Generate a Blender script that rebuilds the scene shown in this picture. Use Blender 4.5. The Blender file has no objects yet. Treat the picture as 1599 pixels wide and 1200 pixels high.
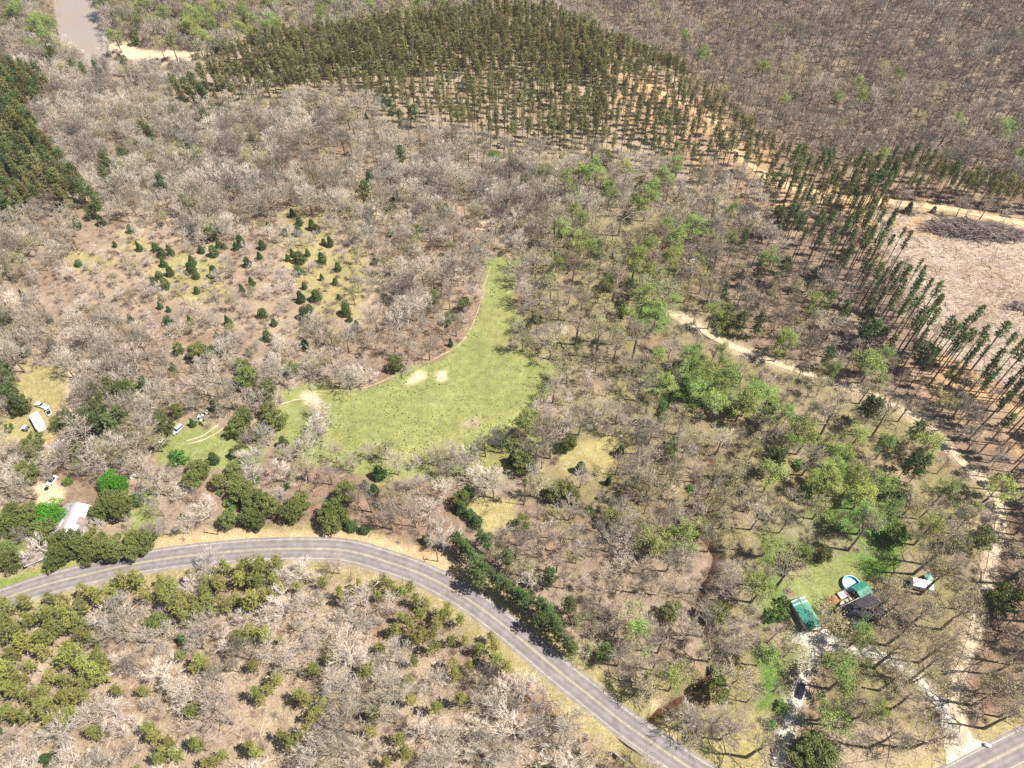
import bpy, math, random
import numpy as np
from mathutils import Vector, Matrix

# ------------------------------------------------------------------ camera, sky, sun, exposure
SC = bpy.context.scene
C = SC.collection
FPX, CAMH, PITCH = 1110.0, 220.0, math.radians(51.6)
cd = bpy.data.cameras.new('camera'); cam = bpy.data.objects.new('camera', cd); C.objects.link(cam)
cam.location = (0, 0, CAMH); cam.rotation_euler = (math.pi/2 - PITCH, 0, 0)
cd.sensor_width = 36; cd.lens = FPX/1599*36; cd.clip_start = 1; cd.clip_end = 20000
SC.camera = cam
SUN_EL, SUN_AZ = math.radians(57), math.radians(-9)      # azimuth of the sun measured from +X
W = bpy.data.worlds.new('World'); SC.world = W; W.use_nodes = True
nt = W.node_tree; sky = nt.nodes.new('ShaderNodeTexSky'); sky.sky_type = 'NISHITA'; sky.sun_disc = False
sky.sun_elevation = SUN_EL; sky.sun_rotation = math.pi/2 - SUN_AZ
bgn = nt.nodes['Background']; nt.links.new(sky.outputs[0], bgn.inputs[0]); bgn.inputs[1].default_value = 0.05
ld = bpy.data.lights.new('sun', 'SUN'); ld.energy = 5.0; ld.angle = math.radians(0.5); ld.color = (1, .95, .87)
sun = bpy.data.objects.new('sun', ld); C.objects.link(sun); sun.location = (0, 0, 300)
sdir = Vector((math.cos(SUN_EL)*math.cos(SUN_AZ), math.cos(SUN_EL)*math.sin(SUN_AZ), math.sin(SUN_EL)))
sun.rotation_euler = sdir.to_track_quat('Z', 'Y').to_euler()
SC.view_settings.view_transform = 'Standard'; SC.view_settings.look = 'None'
SC.view_settings.gamma = 1; SC.view_settings.exposure = 0.9
SC.render.engine = 'CYCLES'
SC.cycles.max_bounces = 4; SC.cycles.diffuse_bounces = 2; SC.cycles.glossy_bounces = 2
SC.cycles.transparent_max_bounces = 4; SC.cycles.transmission_bounces = 2
SC.cycles.use_denoising = False

R = random.Random(7)
NR = np.random.default_rng(7)

# ------------------------------------------------------------------ pixel (1599x1200) <-> world
CP, SP = math.cos(PITCH), math.sin(PITCH)
def projv(x, y, z):
    dz = z - CAMH
    w = y*CP - dz*SP
    v = y*SP + dz*CP
    return 799.5 + FPX*x/w, 600 - FPX*v/w, w
def flat(px, py, z=0.0):
    u = (px-799.5)/FPX; v = (600-py)/FPX
    d = (u, CP+v*SP, -SP+v*CP); t = (z-CAMH)/d[2]
    return d[0]*t, d[1]*t
_NG = [np.random.default_rng(s).random((64, 64)) for s in range(8)]
def vnoise(x, y, scale, k=0):
    x = np.asarray(x, float)/scale; y = np.asarray(y, float)/scale
    xi = np.floor(x).astype(int); yi = np.floor(y).astype(int)
    fx = x-xi; fy = y-yi; fx = fx*fx*(3-2*fx); fy = fy*fy*(3-2*fy)
    g = _NG[k]; a = g[xi % 64, yi % 64]; b = g[(xi+1) % 64, yi % 64]
    c = g[xi % 64, (yi+1) % 64]; d = g[(xi+1) % 64, (yi+1) % 64]
    return (a*(1-fx)+b*fx)*(1-fy) + (c*(1-fx)+d*fx)*fy
def inpoly(px, py, poly):
    px = np.asarray(px, float); py = np.asarray(py, float)
    r = np.zeros(px.shape, bool); n = len(poly)
    for i in range(n):
        x1, y1 = poly[i]; x2, y2 = poly[(i+1) % n]
        if y1 == y2: continue
        c = (y1 > py) != (y2 > py)
        r ^= c & (px < (x2-x1)*(py-y1)/(y2-y1)+x1)
    return r
def inp1(px, py, poly):
    r = False; n = len(poly)
    for i in range(n):
        x1, y1 = poly[i]; x2, y2 = poly[i-1]
        if (y1 > py) != (y2 > py) and px < (x2-x1)*(py-y1)/(y2-y1)+x1: r = not r
    return r
def smooth_line(pts, step=3.0):
    """world polyline through flat-projected pixel points, Catmull-Rom, resampled"""
    P = [np.array(flat(*p)) for p in pts]
    P = [2*P[0]-P[1]] + P + [2*P[-1]-P[-2]]
    out = []
    for i in range(1, len(P)-2):
        n = max(2, int(np.linalg.norm(P[i+1]-P[i])/step))
        for k in range(n):
            t = k/n; a, b, c, d = P[i-1], P[i], P[i+1], P[i+2]
            out.append(.5*(2*b+(c-a)*t+(2*a-5*b+4*c-d)*t*t+(3*b-3*c+d-a)*t**3))
    out.append(P[-2]); return np.array(out)
def dist_line(x, y, L):
    """distance from many points to a polyline (dense points)"""
    x = np.asarray(x, float); y = np.asarray(y, float)
    best = np.full(x.shape, 1e9)
    for i in range(len(L)-1):
        a = L[i]; b = L[i+1]; ab = b-a; l2 = ab@ab+1e-9
        t = np.clip(((x-a[0])*ab[0]+(y-a[1])*ab[1])/l2, 0, 1)
        best = np.minimum(best, (x-a[0]-t*ab[0])**2+(y-a[1]-t*ab[1])**2)
    return np.sqrt(best)

ROAD = smooth_line([(-150, 990), (-70, 962), (0, 936), (67, 913), (135, 896), (203, 881), (270, 871), (338, 864), (405, 860), (473, 859), (540, 862), (598, 879-2),
                    (665, 901), (733, 939), (800, 989), (868, 1046), (919, 1087), (975, 1132), (1044, 1180), (1110, 1222), (1200, 1275)])
ROAD2 = smooth_line([(1200, 1400), (1380, 1285), (1450, 1242), (1526, 1200), (1599, 1163), (1700, 1112), (1850, 1040)])
DRIVE = smooth_line([(1205, 1235), (1213, 1200), (1225, 1150), (1237, 1110), (1249, 1078), (1262, 1035), (1272, 1012), (1280, 995)], 2)
DRIVE2 = smooth_line([(1300, 1003), (1323, 1011), (1361, 1019), (1399, 1034), (1425, 1051), (1442, 1069), (1462, 1092), (1490, 1125)], 2)
DIRT = smooth_line([(1512, 1158), (1506, 1140), (1496, 1118), (1490, 1085), (1503, 1040), (1518, 1000), (1530, 955), (1543, 900), (1555, 850), (1560, 805), (1550, 772),
                    (1520, 742), (1480, 702), (1438, 660), (1385, 631), (1330, 607), (1280, 590), (1220, 571), (1170, 551), (1130, 535), (1090, 510), (1065, 492), (1040, 488)])
ORANGE = smooth_line([(960, 112), (1010, 135), (1059, 162), (1116, 192), (1140, 230), (1177, 263), (1228, 290), (1295, 306), (1346, 316), (1397, 319), (1464, 326), (1530, 337), (1599, 351), (1700, 372)])
TRACK = smooth_line([(470, 618), (530, 612), (560, 610), (600, 594), (660, 568), (715, 538), (738, 505), (750, 470), (758, 440), (765, 418)])
TRACK2 = smooth_line([(236, 705), (245, 690), (262, 668)], 2)
RUT1 = smooth_line([(296, 697), (322, 690), (340, 681), (352, 673)], 2)
RUT2 = smooth_line([(294, 692), (318, 685), (332, 676), (344, 668)], 2)
RUT3 = smooth_line([(441, 636), (460, 629), (476, 627), (486, 634)], 2)
CREEK = smooth_line([(1012, 1132), (1030, 1112), (1062, 1093), (1090, 1074), (1117, 1042), (1121, 1015), (1100, 978), (1092, 950), (1096, 922), (1112, 893), (1120, 866), (1108, 845),
                     (1097, 825), (1106, 798), (1127, 765), (1122, 727), (1096, 702), (1066, 692), (1040, 688)], 2)
CREEK2 = smooth_line([(1003, 1228), (978, 1200), (966, 1186)], 1.5)
GULLY = smooth_line([(572, 285), (590, 300), (603, 325), (612, 350), (618, 372)], 3)
RIVER = [(70, -90), (158, -90), (152, 10), (160, 35), (168, 60), (163, 80), (180, 92), (215, 100), (300, 106), (360, 112), (430, 118), (425, 134), (300, 121), (220, 114), (150, 112), (118, 97), (104, 75), (88, 60), (86, 30)]

def hz(x, y):
    x = np.asarray(x, float); y = np.asarray(y, float)
    z = 1.1*np.sin(x/47.+.6)*np.cos(y/61.) + .7*np.sin((x+y)/33.) + .25*np.sin(x/13.)*np.sin(y/15.)
    z = z + 14*np.clip((x-120)/260, 0, 1)**1.5*np.clip((y-330)/200, 0, 1)   # wooded hillside, upper right
    return z
def H1(x, y): return float(hz(x, y))
def G(px, py):
    x, y = flat(px, py)
    for _ in range(4): x, y = flat(px, py, H1(x, y))
    return x, y, H1(x, y)

# ------------------------------------------------------------------ helpers: objects
def tag(o, label=None, cat=None, group=None, kind=None):
    if label: o['label'] = label
    if cat: o['category'] = cat
    if group: o['group'] = group
    if kind: o['kind'] = kind
    return o
def empty(name, loc, rz=0, **k):
    o = bpy.data.objects.new(name, None); C.objects.link(o); o.location = loc; o.rotation_euler = (0, 0, rz)
    o.empty_display_size = .5
    return tag(o, **k)
class MB:
    def __init__(s): s.v = []; s.f = []; s.m = []
    def add(s, V, F, m=0):
        n = len(s.v); s.v += [tuple(p) for p in V]; s.f += [tuple(i+n for i in f) for f in F]; s.m += [m]*len(F)
    def box(s, c, d, rz=0, m=0, top=1.0, topy=None):
        cx, cy, cz = c; a, b, h = d[0]/2, d[1]/2, d[2]/2; ty = top if topy is None else topy
        co, si = math.cos(rz), math.sin(rz); V = []
        for z, kx, ky in ((-h, 1, 1), (h, top, ty)):
            for sx, sy in ((-1, -1), (1, -1), (1, 1), (-1, 1)):
                x, y = sx*a*kx, sy*b*ky; V.append((cx+x*co-y*si, cy+x*si+y*co, cz+z))
        s.add(V, [(3, 2, 1, 0), (4, 5, 6, 7), (0, 1, 5, 4), (1, 2, 6, 5), (2, 3, 7, 6), (3, 0, 4, 7)], m)
    def tube(s, P, rad, n=6, m=0, cap=True):
        P = [Vector(p) for p in P]; rings = []
        for i, p in enumerate(P):
            d = (P[min(i+1, len(P)-1)]-P[max(i-1, 0)]); d = d.normalized() if d.length > 1e-6 else Vector((0, 0, 1))
            a = d.cross(Vector((0, 0, 1)) if abs(d.z) < .9 else Vector((1, 0, 0))).normalized(); b = d.cross(a)
            r = rad[i]
            rings.append([p+a*r*math.cos(2*math.pi*k/n)+b*r*math.sin(2*math.pi*k/n) for k in range(n)])
        V = [q for r_ in rings for q in r_]; F = []
        for i in range(len(P)-1):
            for k in range(n): F.append((i*n+k, i*n+(k+1) % n, (i+1)*n+(k+1) % n, (i+1)*n+k))
        if cap: F.append(tuple(range(n-1, -1, -1))); F.append(tuple((len(P)-1)*n+k for k in range(n)))
        s.add(V, F, m)
    def spike(s, p, q, r, m=0):
        p = Vector(p); q = Vector(q); d = (q-p)
        a = d.cross(Vector((.3, .2, 1))).normalized()*r; b = d.cross(a).normalized()*r
        s.add([p+a, p-a*.5+b*.87, p-a*.5-b*.87, q], [(0, 1, 3), (1, 2, 3), (2, 0, 3)], m)
    def blade(s, c, size, rr, m=0, nrm=None, asp=.6):
        u = Vector((rr.gauss(0, 1), rr.gauss(0, 1), rr.gauss(0, 1)*.6)).normalized()
        w = u.cross(Vector((rr.gauss(0, 1), rr.gauss(0, 1), rr.gauss(0, 1)))).normalized()
        c = Vector(c); u = u*size*.5; w = w*size*.5*asp
        s.add([c-u, c+w, c+u, c-w], [(0, 1, 2, 3)], m)
    def mesh(s, name, mats):
        me = bpy.data.meshes.new(name); me.from_pydata(s.v, [], s.f)
        for m in mats: me.materials.append(m)
        if len(mats) > 1: me.polygons.foreach_set('material_index', s.m)
        me.update(); return me
    def build(s, name, mats, parent=None, loc=None):
        if not isinstance(mats, (list, tuple)): mats = [mats]
        o = bpy.data.objects.new(name, s.mesh(name, mats)); C.objects.link(o)
        if parent: o.parent = parent
        if loc: o.location = loc
        return o
def smooth(o):
    for p in o.data.polygons: p.use_smooth = True
    return o

# ------------------------------------------------------------------ helpers: materials
def mat(name, col, rough=.85, var=.15, scale=1.0, rnd=0.0, bump=0.0, spec=.2, metal=0, trans=0.0, hue=0.0, coord='Object'):
    m = bpy.data.materials.new(name); m.use_nodes = True; t = m.node_tree; N = t.nodes; L = t.links
    b = N['Principled BSDF']; b.inputs['Roughness'].default_value = rough; b.inputs['Specular IOR Level'].default_value = spec
    b.inputs['Metallic'].default_value = metal
    tc = N.new('ShaderNodeTexCoord'); no = N.new('ShaderNodeTexNoise'); no.inputs['Scale'].default_value = scale; no.inputs['Detail'].default_value = 5
    L.new(tc.outputs[coord], no.inputs['Vector'])
    mr = N.new('ShaderNodeMapRange'); mr.inputs['From Min'].default_value = .3; mr.inputs['From Max'].default_value = .7
    mr.inputs['To Min'].default_value = 1-var; mr.inputs['To Max'].default_value = 1+var; L.new(no.outputs['Fac'], mr.inputs['Value'])
    hs = N.new('ShaderNodeHueSaturation'); hs.inputs['Color'].default_value = (*col, 1); L.new(mr.outputs[0], hs.inputs['Value'])
    if rnd or hue:
        oi = N.new('ShaderNodeObjectInfo')
        m2 = N.new('ShaderNodeMapRange'); m2.inputs['To Min'].default_value = 1-rnd; m2.inputs['To Max'].default_value = 1+rnd
        L.new(oi.outputs['Random'], m2.inputs['Value'])
        mu = N.new('ShaderNodeMath'); mu.operation = 'MULTIPLY'; L.new(mr.outputs[0], mu.inputs[0]); L.new(m2.outputs[0], mu.inputs[1])
        L.new(mu.outputs[0], hs.inputs['Value'])
        if hue:
            fr = N.new('ShaderNodeMath'); fr.operation = 'MULTIPLY'; fr.inputs[1].default_value = 17.3; L.new(oi.outputs['Random'], fr.inputs[0])
            f2 = N.new('ShaderNodeMath'); f2.operation = 'FRACT'; L.new(fr.outputs[0], f2.inputs[0])
            m3 = N.new('ShaderNodeMapRange'); m3.inputs['To Min'].default_value = .5-hue; m3.inputs['To Max'].default_value = .5+hue
            L.new(f2.outputs[0], m3.inputs['Value']); L.new(m3.outputs[0], hs.inputs['Hue'])
    L.new(hs.outputs[0], b.inputs['Base Color'])
    if bump:
        bp = N.new('ShaderNodeBump'); bp.inputs['Strength'].default_value = bump; bp.inputs['Distance'].default_value = .1
        L.new(no.outputs['Fac'], bp.inputs['Height']); L.new(bp.outputs[0], b.inputs['Normal'])
    if trans:
        tr = N.new('ShaderNodeBsdfTranslucent'); L.new(hs.outputs[0], tr.inputs['Color'])
        mx = N.new('ShaderNodeMixShader'); mx.inputs[0].default_value = trans
        L.new(b.outputs[0], mx.inputs[1]); L.new(tr.outputs[0], mx.inputs[2]); L.new(mx.outputs[0], N['Material Output'].inputs['Surface'])
    return m
def flatmat(name, col, rough=.6, spec=.3): return mat(name, col, rough, .06, 2.0, spec=spec)

# ------------------------------------------------------------------ ground: one sheet, soil and grass types as a colour attribute
LITTER = (.255, .195, .14); LITTER_R = (.225, .155, .105); LITTER_D = (.215, .155, .115); TAN = (.32, .25, .17)
GRASS = (.22, .236, .084); GRASS_Y = (.31, .265, .12); GRASS_G = (.10, .175, .036); GRASS_M = (.245, .245, .09); SAND = (.60, .47, .31); ORANGE_C = (.38, .25, .145)
OLIVE = (.225, .19, .095); CLEAR = (.36, .28, .22); GRAV = (.46, .40, .32); REDD = (.165, .105, .072)
FIELD = [(762, 400), (815, 405), (806, 440), (800, 470), (812, 505), (790, 545), (822, 555), (880, 575), (865, 612), (840, 640), (845, 690), (800, 730), (700, 745), (560, 745), (500, 730),
         (430, 705), (425, 660), (440, 630), (440, 612), (490, 598), (520, 602), (560, 612), (610, 592), (680, 562), (720, 535), (742, 500), (756, 450)]
FIELDV = [(762, 400), (815, 405), (806, 440), (800, 470), (812, 505), (790, 545), (822, 555), (875, 575), (860, 608), (830, 630), (825, 668), (760, 690), (700, 706), (650, 716), (600, 702), (530, 704), (512, 690), (508, 640), (500, 625), (498, 640), (475, 680), (425, 692), (425, 660), (440, 630), (440, 612), (490, 598), (520, 602), (560, 612), (610, 592), (680, 562), (720, 535), (742, 500), (756, 450)]
CLEARCUT = [(1372, 334), (1450, 338), (1540, 348), (1720, 375), (1900, 700), (1650, 640), (1599, 622), (1570, 600), (1530, 575), (1480, 555), (1435, 515), (1410, 470), (1400, 430), (1380, 400), (1362, 365)]
GZ = [  # (colour, polygon in the photograph's pixels, edge wobble)
    (LITTER_D, [(900, -80), (1900, -80), (1900, 330), (1250, 262), (1060, 110), (900, 30)], 10),
    (TAN, [(300, 90), (600, 35), (880, 30), (1060, 110), (1130, 200), (1240, 300), (1380, 350), (1260, 350), (1150, 320), (1000, 280), (820, 262), (720, 225), (600, 190), (400, 175), (290, 160)], 8),
    (ORANGE_C, [(880, 110), (1010, 110), (1130, 190), (1250, 300), (1420, 320), (1420, 350), (1300, 380), (1160, 320), (1100, 270), (1000, 190)], 14),
    (REDD, [(1300, 290), (1420, 290), (1599, 310), (1720, 340), (1720, 362), (1599, 338), (1450, 322), (1320, 322)], 6),
    (OLIVE, [(830, 330), (960, 300), (1090, 330), (1110, 420), (1200, 520), (1400, 640), (1540, 760), (1520, 1000), (1480, 1130), (1400, 1240), (1230, 1240), (1020, 1130), (960, 1000), (900, 930), (860, 800), (840, 700), (880, 600), (830, 520), (800, 420)], 12),
    (LITTER, [(900, 830), (1060, 790), (1150, 900), (1090, 1060), (980, 1060), (900, 980)], 14),
    (LITTER_D, [(1140, 350), (1390, 360), (1430, 470), (1480, 560), (1620, 640), (1640, 800), (1560, 760), (1440, 650), (1300, 580), (1180, 540), (1120, 440)], 10),
    (ORANGE_C, [(1380, 560), (1480, 545), (1620, 640), (1640, 740), (1540, 700), (1440, 630)], 16),
    (REDD, [(1565, 790), (1760, 760), (1760, 1050), (1540, 1150), (1520, 1090), (1535, 980), (1560, 880)], 8),
    (LITTER_R, [(330, 700), (520, 700), (720, 770), (700, 850), (480, 830), (300, 790)], 20),
    (LITTER_R, [(560, 600), (500, 560), (380, 480), (560, 430), (700, 420), (740, 470), (700, 545), (640, 580)], 20),
    (LITTER_R, [(40, 440), (120, 350), (200, 310), (330, 320), (560, 310), (640, 420), (600, 520), (470, 560), (330, 540), (150, 510)], 24), (TAN, [(60, 420), (200, 330), (330, 350), (560, 330), (600, 420), (590, 500), (470, 540), (330, 520), (150, 490)], 14),
    (GRASS_Y, [(190, 350), (260, 365), (240, 390), (190, 380)], 18), (GRASS_Y, [(440, 330), (530, 350), (560, 400), (560, 490), (500, 500), (480, 450), (440, 400)], 18),
    (GRASS_Y, [(230, 400), (330, 395), (360, 450), (300, 480), (235, 450)], 18), (GRASS_Y, [(100, 395), (180, 395), (170, 425), (100, 430)], 18),
    (GRASS_Y, [(30, 570), (110, 560), (125, 620), (110, 660), (120, 690), (60, 730), (-40, 760), (-40, 650), (20, 640)], 8),
    (SAND, [(106, 575), (122, 575), (126, 640), (112, 655), (105, 620)], 6), (ORANGE_C, [(85, 640), (125, 655), (118, 700), (75, 712)], 6),
    (GRASS, [(238, 690), (285, 655), (345, 660), (420, 690), (400, 735), (250, 725)], 6),
    (TAN, [(225, 690), (258, 660), (300, 640), (352, 645), (350, 670), (300, 660), (262, 680), (240, 710)], 5),
    (SAND, [(50, 757), (80, 750), (100, 770), (90, 790), (60, 790)], 5), (LITTER_R, [(130, 770), (165, 735), (175, 770), (165, 800), (130, 810)], 4),
    (GRASS, [(205, 775), (240, 770), (250, 820), (200, 835)], 6), (GRASS, [(-60, 790), (45, 800), (50, 880), (-60, 900)], 8), (TAN, [(0, 700), (60, 735), (50, 800), (-30, 800)], 8),
    (GRASS, FIELD, 4), (GRASS_M, [(600, 690), (700, 640), (830, 640), (850, 745), (560, 750)], 22), (GRASS_M, [(500, 620), (600, 600), (560, 680), (505, 690)], 20), (GRASS_M, [(740, 480), (800, 470), (860, 575), (800, 590), (770, 540)], 18),
    (GRASS_Y, [(728, 780), (760, 772), (815, 775), (800, 800), (815, 830), (750, 832), (730, 810)], 4), (GRASS_Y, [(860, 690), (960, 690), (960, 745), (880, 745)], 10),
    (SAND, [(632, 600), (655, 581), (669, 585), (668, 595), (640, 602)], 2), (SAND, [(681, 583), (696, 584), (697, 595), (682, 596)], 2), (TAN, [(722, 655), (735, 652), (752, 658), (745, 668), (726, 663)], 3),
    (SAND, [(470, 612), (492, 612), (500, 640), (506, 668), (496, 662), (488, 636), (474, 630)], 3), (SAND, [(735, 340), (775, 345), (770, 365), (740, 362)], 5), (SAND, [(565, 285), (585, 290), (600, 340), (585, 345)], 4),
    (GRASS_G, [(985, 400), (1060, 400), (1070, 470), (1040, 520), (990, 500)], 8), (GRASS_G, [(1000, 590), (1090, 560), (1190, 590), (1230, 640), (1120, 640), (1010, 640)], 10),
    (GRASS_G, [(1250, 680), (1340, 690), (1330, 760), (1400, 760), (1420, 830), (1380, 900), (1290, 870), (1180, 880), (1180, 800), (1270, 790)], 12),
    (GRASS_G, [(1150, 880), (1215, 850), (1235, 960), (1200, 1000), (1160, 940)], 8), (GRASS_G, [(1180, 1020), (1250, 1020), (1225, 1120), (1190, 1160)], 6),
    (GRASS, [(1215, 905), (1290, 872), (1385, 872), (1385, 900), (1345, 905), (1310, 940), (1290, 975), (1262, 960), (1240, 930)], 5),
    (GRASS_G, [(1335, 870), (1400, 872), (1380, 905), (1345, 900)], 4), (TAN, [(1250, 1120), (1330, 1120), (1420, 1140), (1480, 1180), (1450, 1240), (1230, 1240), (1240, 1150)], 8), (GRASS_Y, [(1100, 1130), (1200, 1110), (1210, 1180), (1190, 1240), (1120, 1220)], 8),
    (LITTER_D, [(1380, 925), (1440, 930), (1430, 990), (1370, 1000)], 6),
    (CLEAR, CLEARCUT, 6), (ORANGE_C, [(1380, 335), (1440, 340), (1480, 365), (1460, 380), (1390, 350)], 5), ((.12, .088, .072), [(1445, 346), (1500, 342), (1600, 352), (1660, 366), (1660, 382), (1520, 374), (1455, 362)], 4), ((.30, .225, .16), [(1440, 400), (1560, 420), (1640, 480), (1600, 560), (1500, 520)], 30),
    (SAND, [(162, 62), (203, 70), (212, 78), (328, 80), (335, 92), (270, 101), (203, 95), (168, 86)], 3),
    (GRASS_Y, [(350, -20), (420, -30), (420, 5), (360, 10)], 5), (GRASS_Y, [(540, 36), (640, 5), (700, 0), (700, 14), (600, 34), (545, 45)], 4),
    (TAN, [(-60, 1010), (150, 1000), (250, 940), (420, 920), (600, 960), (760, 1060), (900, 1160), (960, 1260), (-60, 1260)], 10),
    (ORANGE_C, [(790, 1000), (830, 1040), (890, 1100), (935, 1170), (915, 1175), (850, 1100), (800, 1050)], 6), (SAND, [(800, 1015), (815, 1025), (880, 1100), (870, 1105), (815, 1050)], 4),
    (REDD, [(952, 1172), (985, 1195), (1010, 1225), (955, 1225), (948, 1195)], 3),
    (SAND, [(1018, 1098), (1036, 1092), (1030, 1110), (1015, 1130)], 3),
]
def axis(lo, hi, step, far):
    a = list(np.arange(lo, hi+step, step)); d = step; b = []; x = a[-1]
    while x < far: d *= 1.5; x += d; b.append(x)
    c = []; x = a[0]; d = step
    while x > -far: d *= 1.5; x -= d; c.append(x)
    return np.array(c[::-1]+a+b)
GX = axis(-400, 400, 1.3, 6000); GY = axis(0, 600, 1.3, 6000)
def build_ground():
    X, Y = np.meshgrid(GX, GY, indexing='xy'); Z = hz(X, Y)
    ix = (np.abs(X) < 410) & (Y > -5) & (Y < 605)
    far = ~ix
    Z[far] = hz(X[far], Y[far])
    Yc = np.clip(Y, -5, 620); Xc = np.clip(X, -450, 450)
    px, py, w = projv(Xc, Yc, hz(Xc, Yc))
    n1 = vnoise(X, Y, 9, 0)-.5+.5*(vnoise(X, Y, 3.5, 1)-.5); n2 = vnoise(X, Y, 9, 2)-.5+.5*(vnoise(X, Y, 3.5, 3)-.5)
    lit = np.array(LITTER); col = np.zeros(X.shape+(3,)); col[:] = lit
    k = np.clip((vnoise(X, Y, 28, 4)-.45)*3, 0, 1)[..., None]; col = col*(1-k)+np.array(LITTER_R)*k
    k = np.clip((vnoise(X, Y, 19, 5)-.5)*4, 0, 1)[..., None]*.6; col = col*(1-k)+np.array(TAN)*k
    for c, poly, wob in GZ:
        s = wob*2.4
        m = inpoly(px+n1*s, py+n2*s, poly)
        if wob == 30 or c in (OLIVE, LITTER_R, LITTER_D, ORANGE_C, REDD, TAN, GRASS_G, GRASS_M) and wob > 3:
            kk = .3+.7*np.clip((vnoise(X, Y, 7, 6)-.3)*3, 0, 1)
        else: kk = np.ones(X.shape)
        kk = (kk*m)[..., None]; col = col*(1-kk)+np.array(c)*kk
    # roadside verges, worn ground beside tracks, creek banks with painted shade
    def verge(line, r0, r1, c, a=1.0, wob=1.5):
        nonlocal col
        d = dist_line(X[ix], Y[ix], line[::2])+wob*n1[ix]*2
        kk = np.zeros(X.shape); kk[ix] = np.clip((r1-d)/(r1-r0), 0, 1)*a; kk = kk[..., None]; col = col*(1-kk)+np.array(c)*kk
    verge(ROAD, 7, 10.5, GRASS_Y); verge(ROAD2, 6.5, 10, GRASS_Y); verge(ROAD, 4.5, 5.5, TAN, .7); verge(ROAD2, 4.5, 5.5, TAN, .7)
    mN = inpoly(px+n1*6, py+n2*6, [(215, 850), (330, 826), (600, 838), (700, 868), (718, 905), (640, 880), (560, 852), (400, 848), (230, 866)])
    kk = mN[..., None]*1.0; col = col*(1-kk)+np.array((.47, .33, .19))*kk
    mN = inpoly(px+n1*6, py+n2*6, [(-100, 915), (0, 905), (110, 880), (230, 855), (230, 866), (100, 897), (0, 925), (-100, 955)])
    kk = mN[..., None]*1.0; col = col*(1-kk)+np.array((.20, .25, .06))*kk
    verge(DRIVE, 1.5, 3.2, GRAV, .8, .6); verge(DRIVE2, 1.5, 3, GRAV, .7, .6); verge(DIRT, 1.6, 3.4, (.47, .37, .25), .9, .8)
    verge(ORANGE, 2, 6, (.46, .32, .18), .8, 2.5)
    verge(CREEK, .8, 3.0, (.10, .078, .052), .65, 1.8); verge(GULLY, 1, 4, (.12, .09, .05), .8, 1.2)  # creek banks darkened, the channel's shadow painted into their colour
    # carve creek beds, the river and the culvert mouths
    for line, wd, dp in ((CREEK, 1.6, 2.0), (GULLY, 2.5, 1.2), (CREEK2, 3.4, 2.2)):
        d = dist_line(X[ix], Y[ix], line); Zi = Z[ix]; Z[ix] = Zi-dp*np.clip(1-((d+n1[ix]*.8)/(wd*1.6))**2, 0, 1)
    rv = inpoly(px+n1*4, py+n2*4, RIVER) & ix; rvf = rv.astype(float)
    for _ in range(3): rvf = (rvf+np.roll(rvf, 1, 0)+np.roll(rvf, -1, 0)+np.roll(rvf, 1, 1)+np.roll(rvf, -1, 1))/5
    Z -= rvf*5.0*ix
    col[rv] = (.20, .12, .07)
    r = dist_line(X[ix], Y[ix], ROAD[::2])
    Z[ix] += .0*r
    # fine relief
    Z[ix] += (vnoise(X[ix], Y[ix], 2.6, 7)-.5)*.22*np.clip((r-4.5)/3, 0, 1)*np.clip((dist_line(X[ix], Y[ix], ROAD2[::2])-4.5)/3, 0, 1)
    for _ in range(1):
        col = (col*2+np.roll(col, 1, 0)+np.roll(col, -1, 0)+np.roll(col, 1, 1)+np.roll(col, -1, 1))/6
    ny, nx = X.shape
    V = np.stack([X, Y, Z], -1).reshape(-1, 3)
    i = np.arange(ny*nx).reshape(ny, nx); Fq = np.stack([i[:-1, :-1], i[:-1, 1:], i[1:, 1:], i[1:, :-1]], -1).reshape(-1, 4)
    me = bpy.data.meshes.new('ground'); me.vertices.add(len(V)); me.vertices.foreach_set('co', V.astype(np.float32).ravel())
    me.loops.add(Fq.size); me.loops.foreach_set('vertex_index', Fq.astype(np.int32).ravel())
    me.polygons.add(len(Fq)); me.polygons.foreach_set('loop_start', np.arange(0, Fq.size, 4, dtype=np.int32)); me.polygons.foreach_set('loop_total', np.full(len(Fq), 4, np.int32))
    me.update(); at = me.color_attributes.new('soil', 'FLOAT_COLOR', 'POINT')
    at.data.foreach_set('color', np.concatenate([col.reshape(-1, 3), np.ones((ny*nx, 1))], 1).astype(np.float32).ravel())
    me.polygons.foreach_set('use_smooth', np.ones(len(Fq), bool))
    m = bpy.data.materials.new('ground'); m.use_nodes = True; t = m.node_tree; N = t.nodes; L = t.links; b = N['Principled BSDF']
    b.inputs['Roughness'].default_value = .95; b.inputs['Specular IOR Level'].default_value = .1
    a = N.new('ShaderNodeAttribute'); a.attribute_name = 'soil'; tc = N.new('ShaderNodeTexCoord')
    def noise(sc, det=6, ro=.6, stretch=None):
        n = N.new('ShaderNodeTexNoise'); n.inputs['Scale'].default_value = sc; n.inputs['Detail'].default_value = det; n.inputs['Roughness'].default_value = ro
        L.new(tc.outputs['Object'], n.inputs['Vector']); return n
    def rng(n, lo, hi, a0=.3, a1=.7):
        r_ = N.new('ShaderNodeMapRange'); r_.inputs['From Min'].default_value = a0; r_.inputs['From Max'].default_value = a1
        r_.inputs['To Min'].default_value = lo; r_.inputs['To Max'].default_value = hi; L.new(n.outputs['Fac'], r_.inputs['Value']); return r_
    def mul(x, y):
        q = N.new('ShaderNodeMath'); q.operation = 'MULTIPLY'; L.new(x.outputs[0], q.inputs[0]); L.new(y.outputs[0], q.inputs[1]); return q
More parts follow.
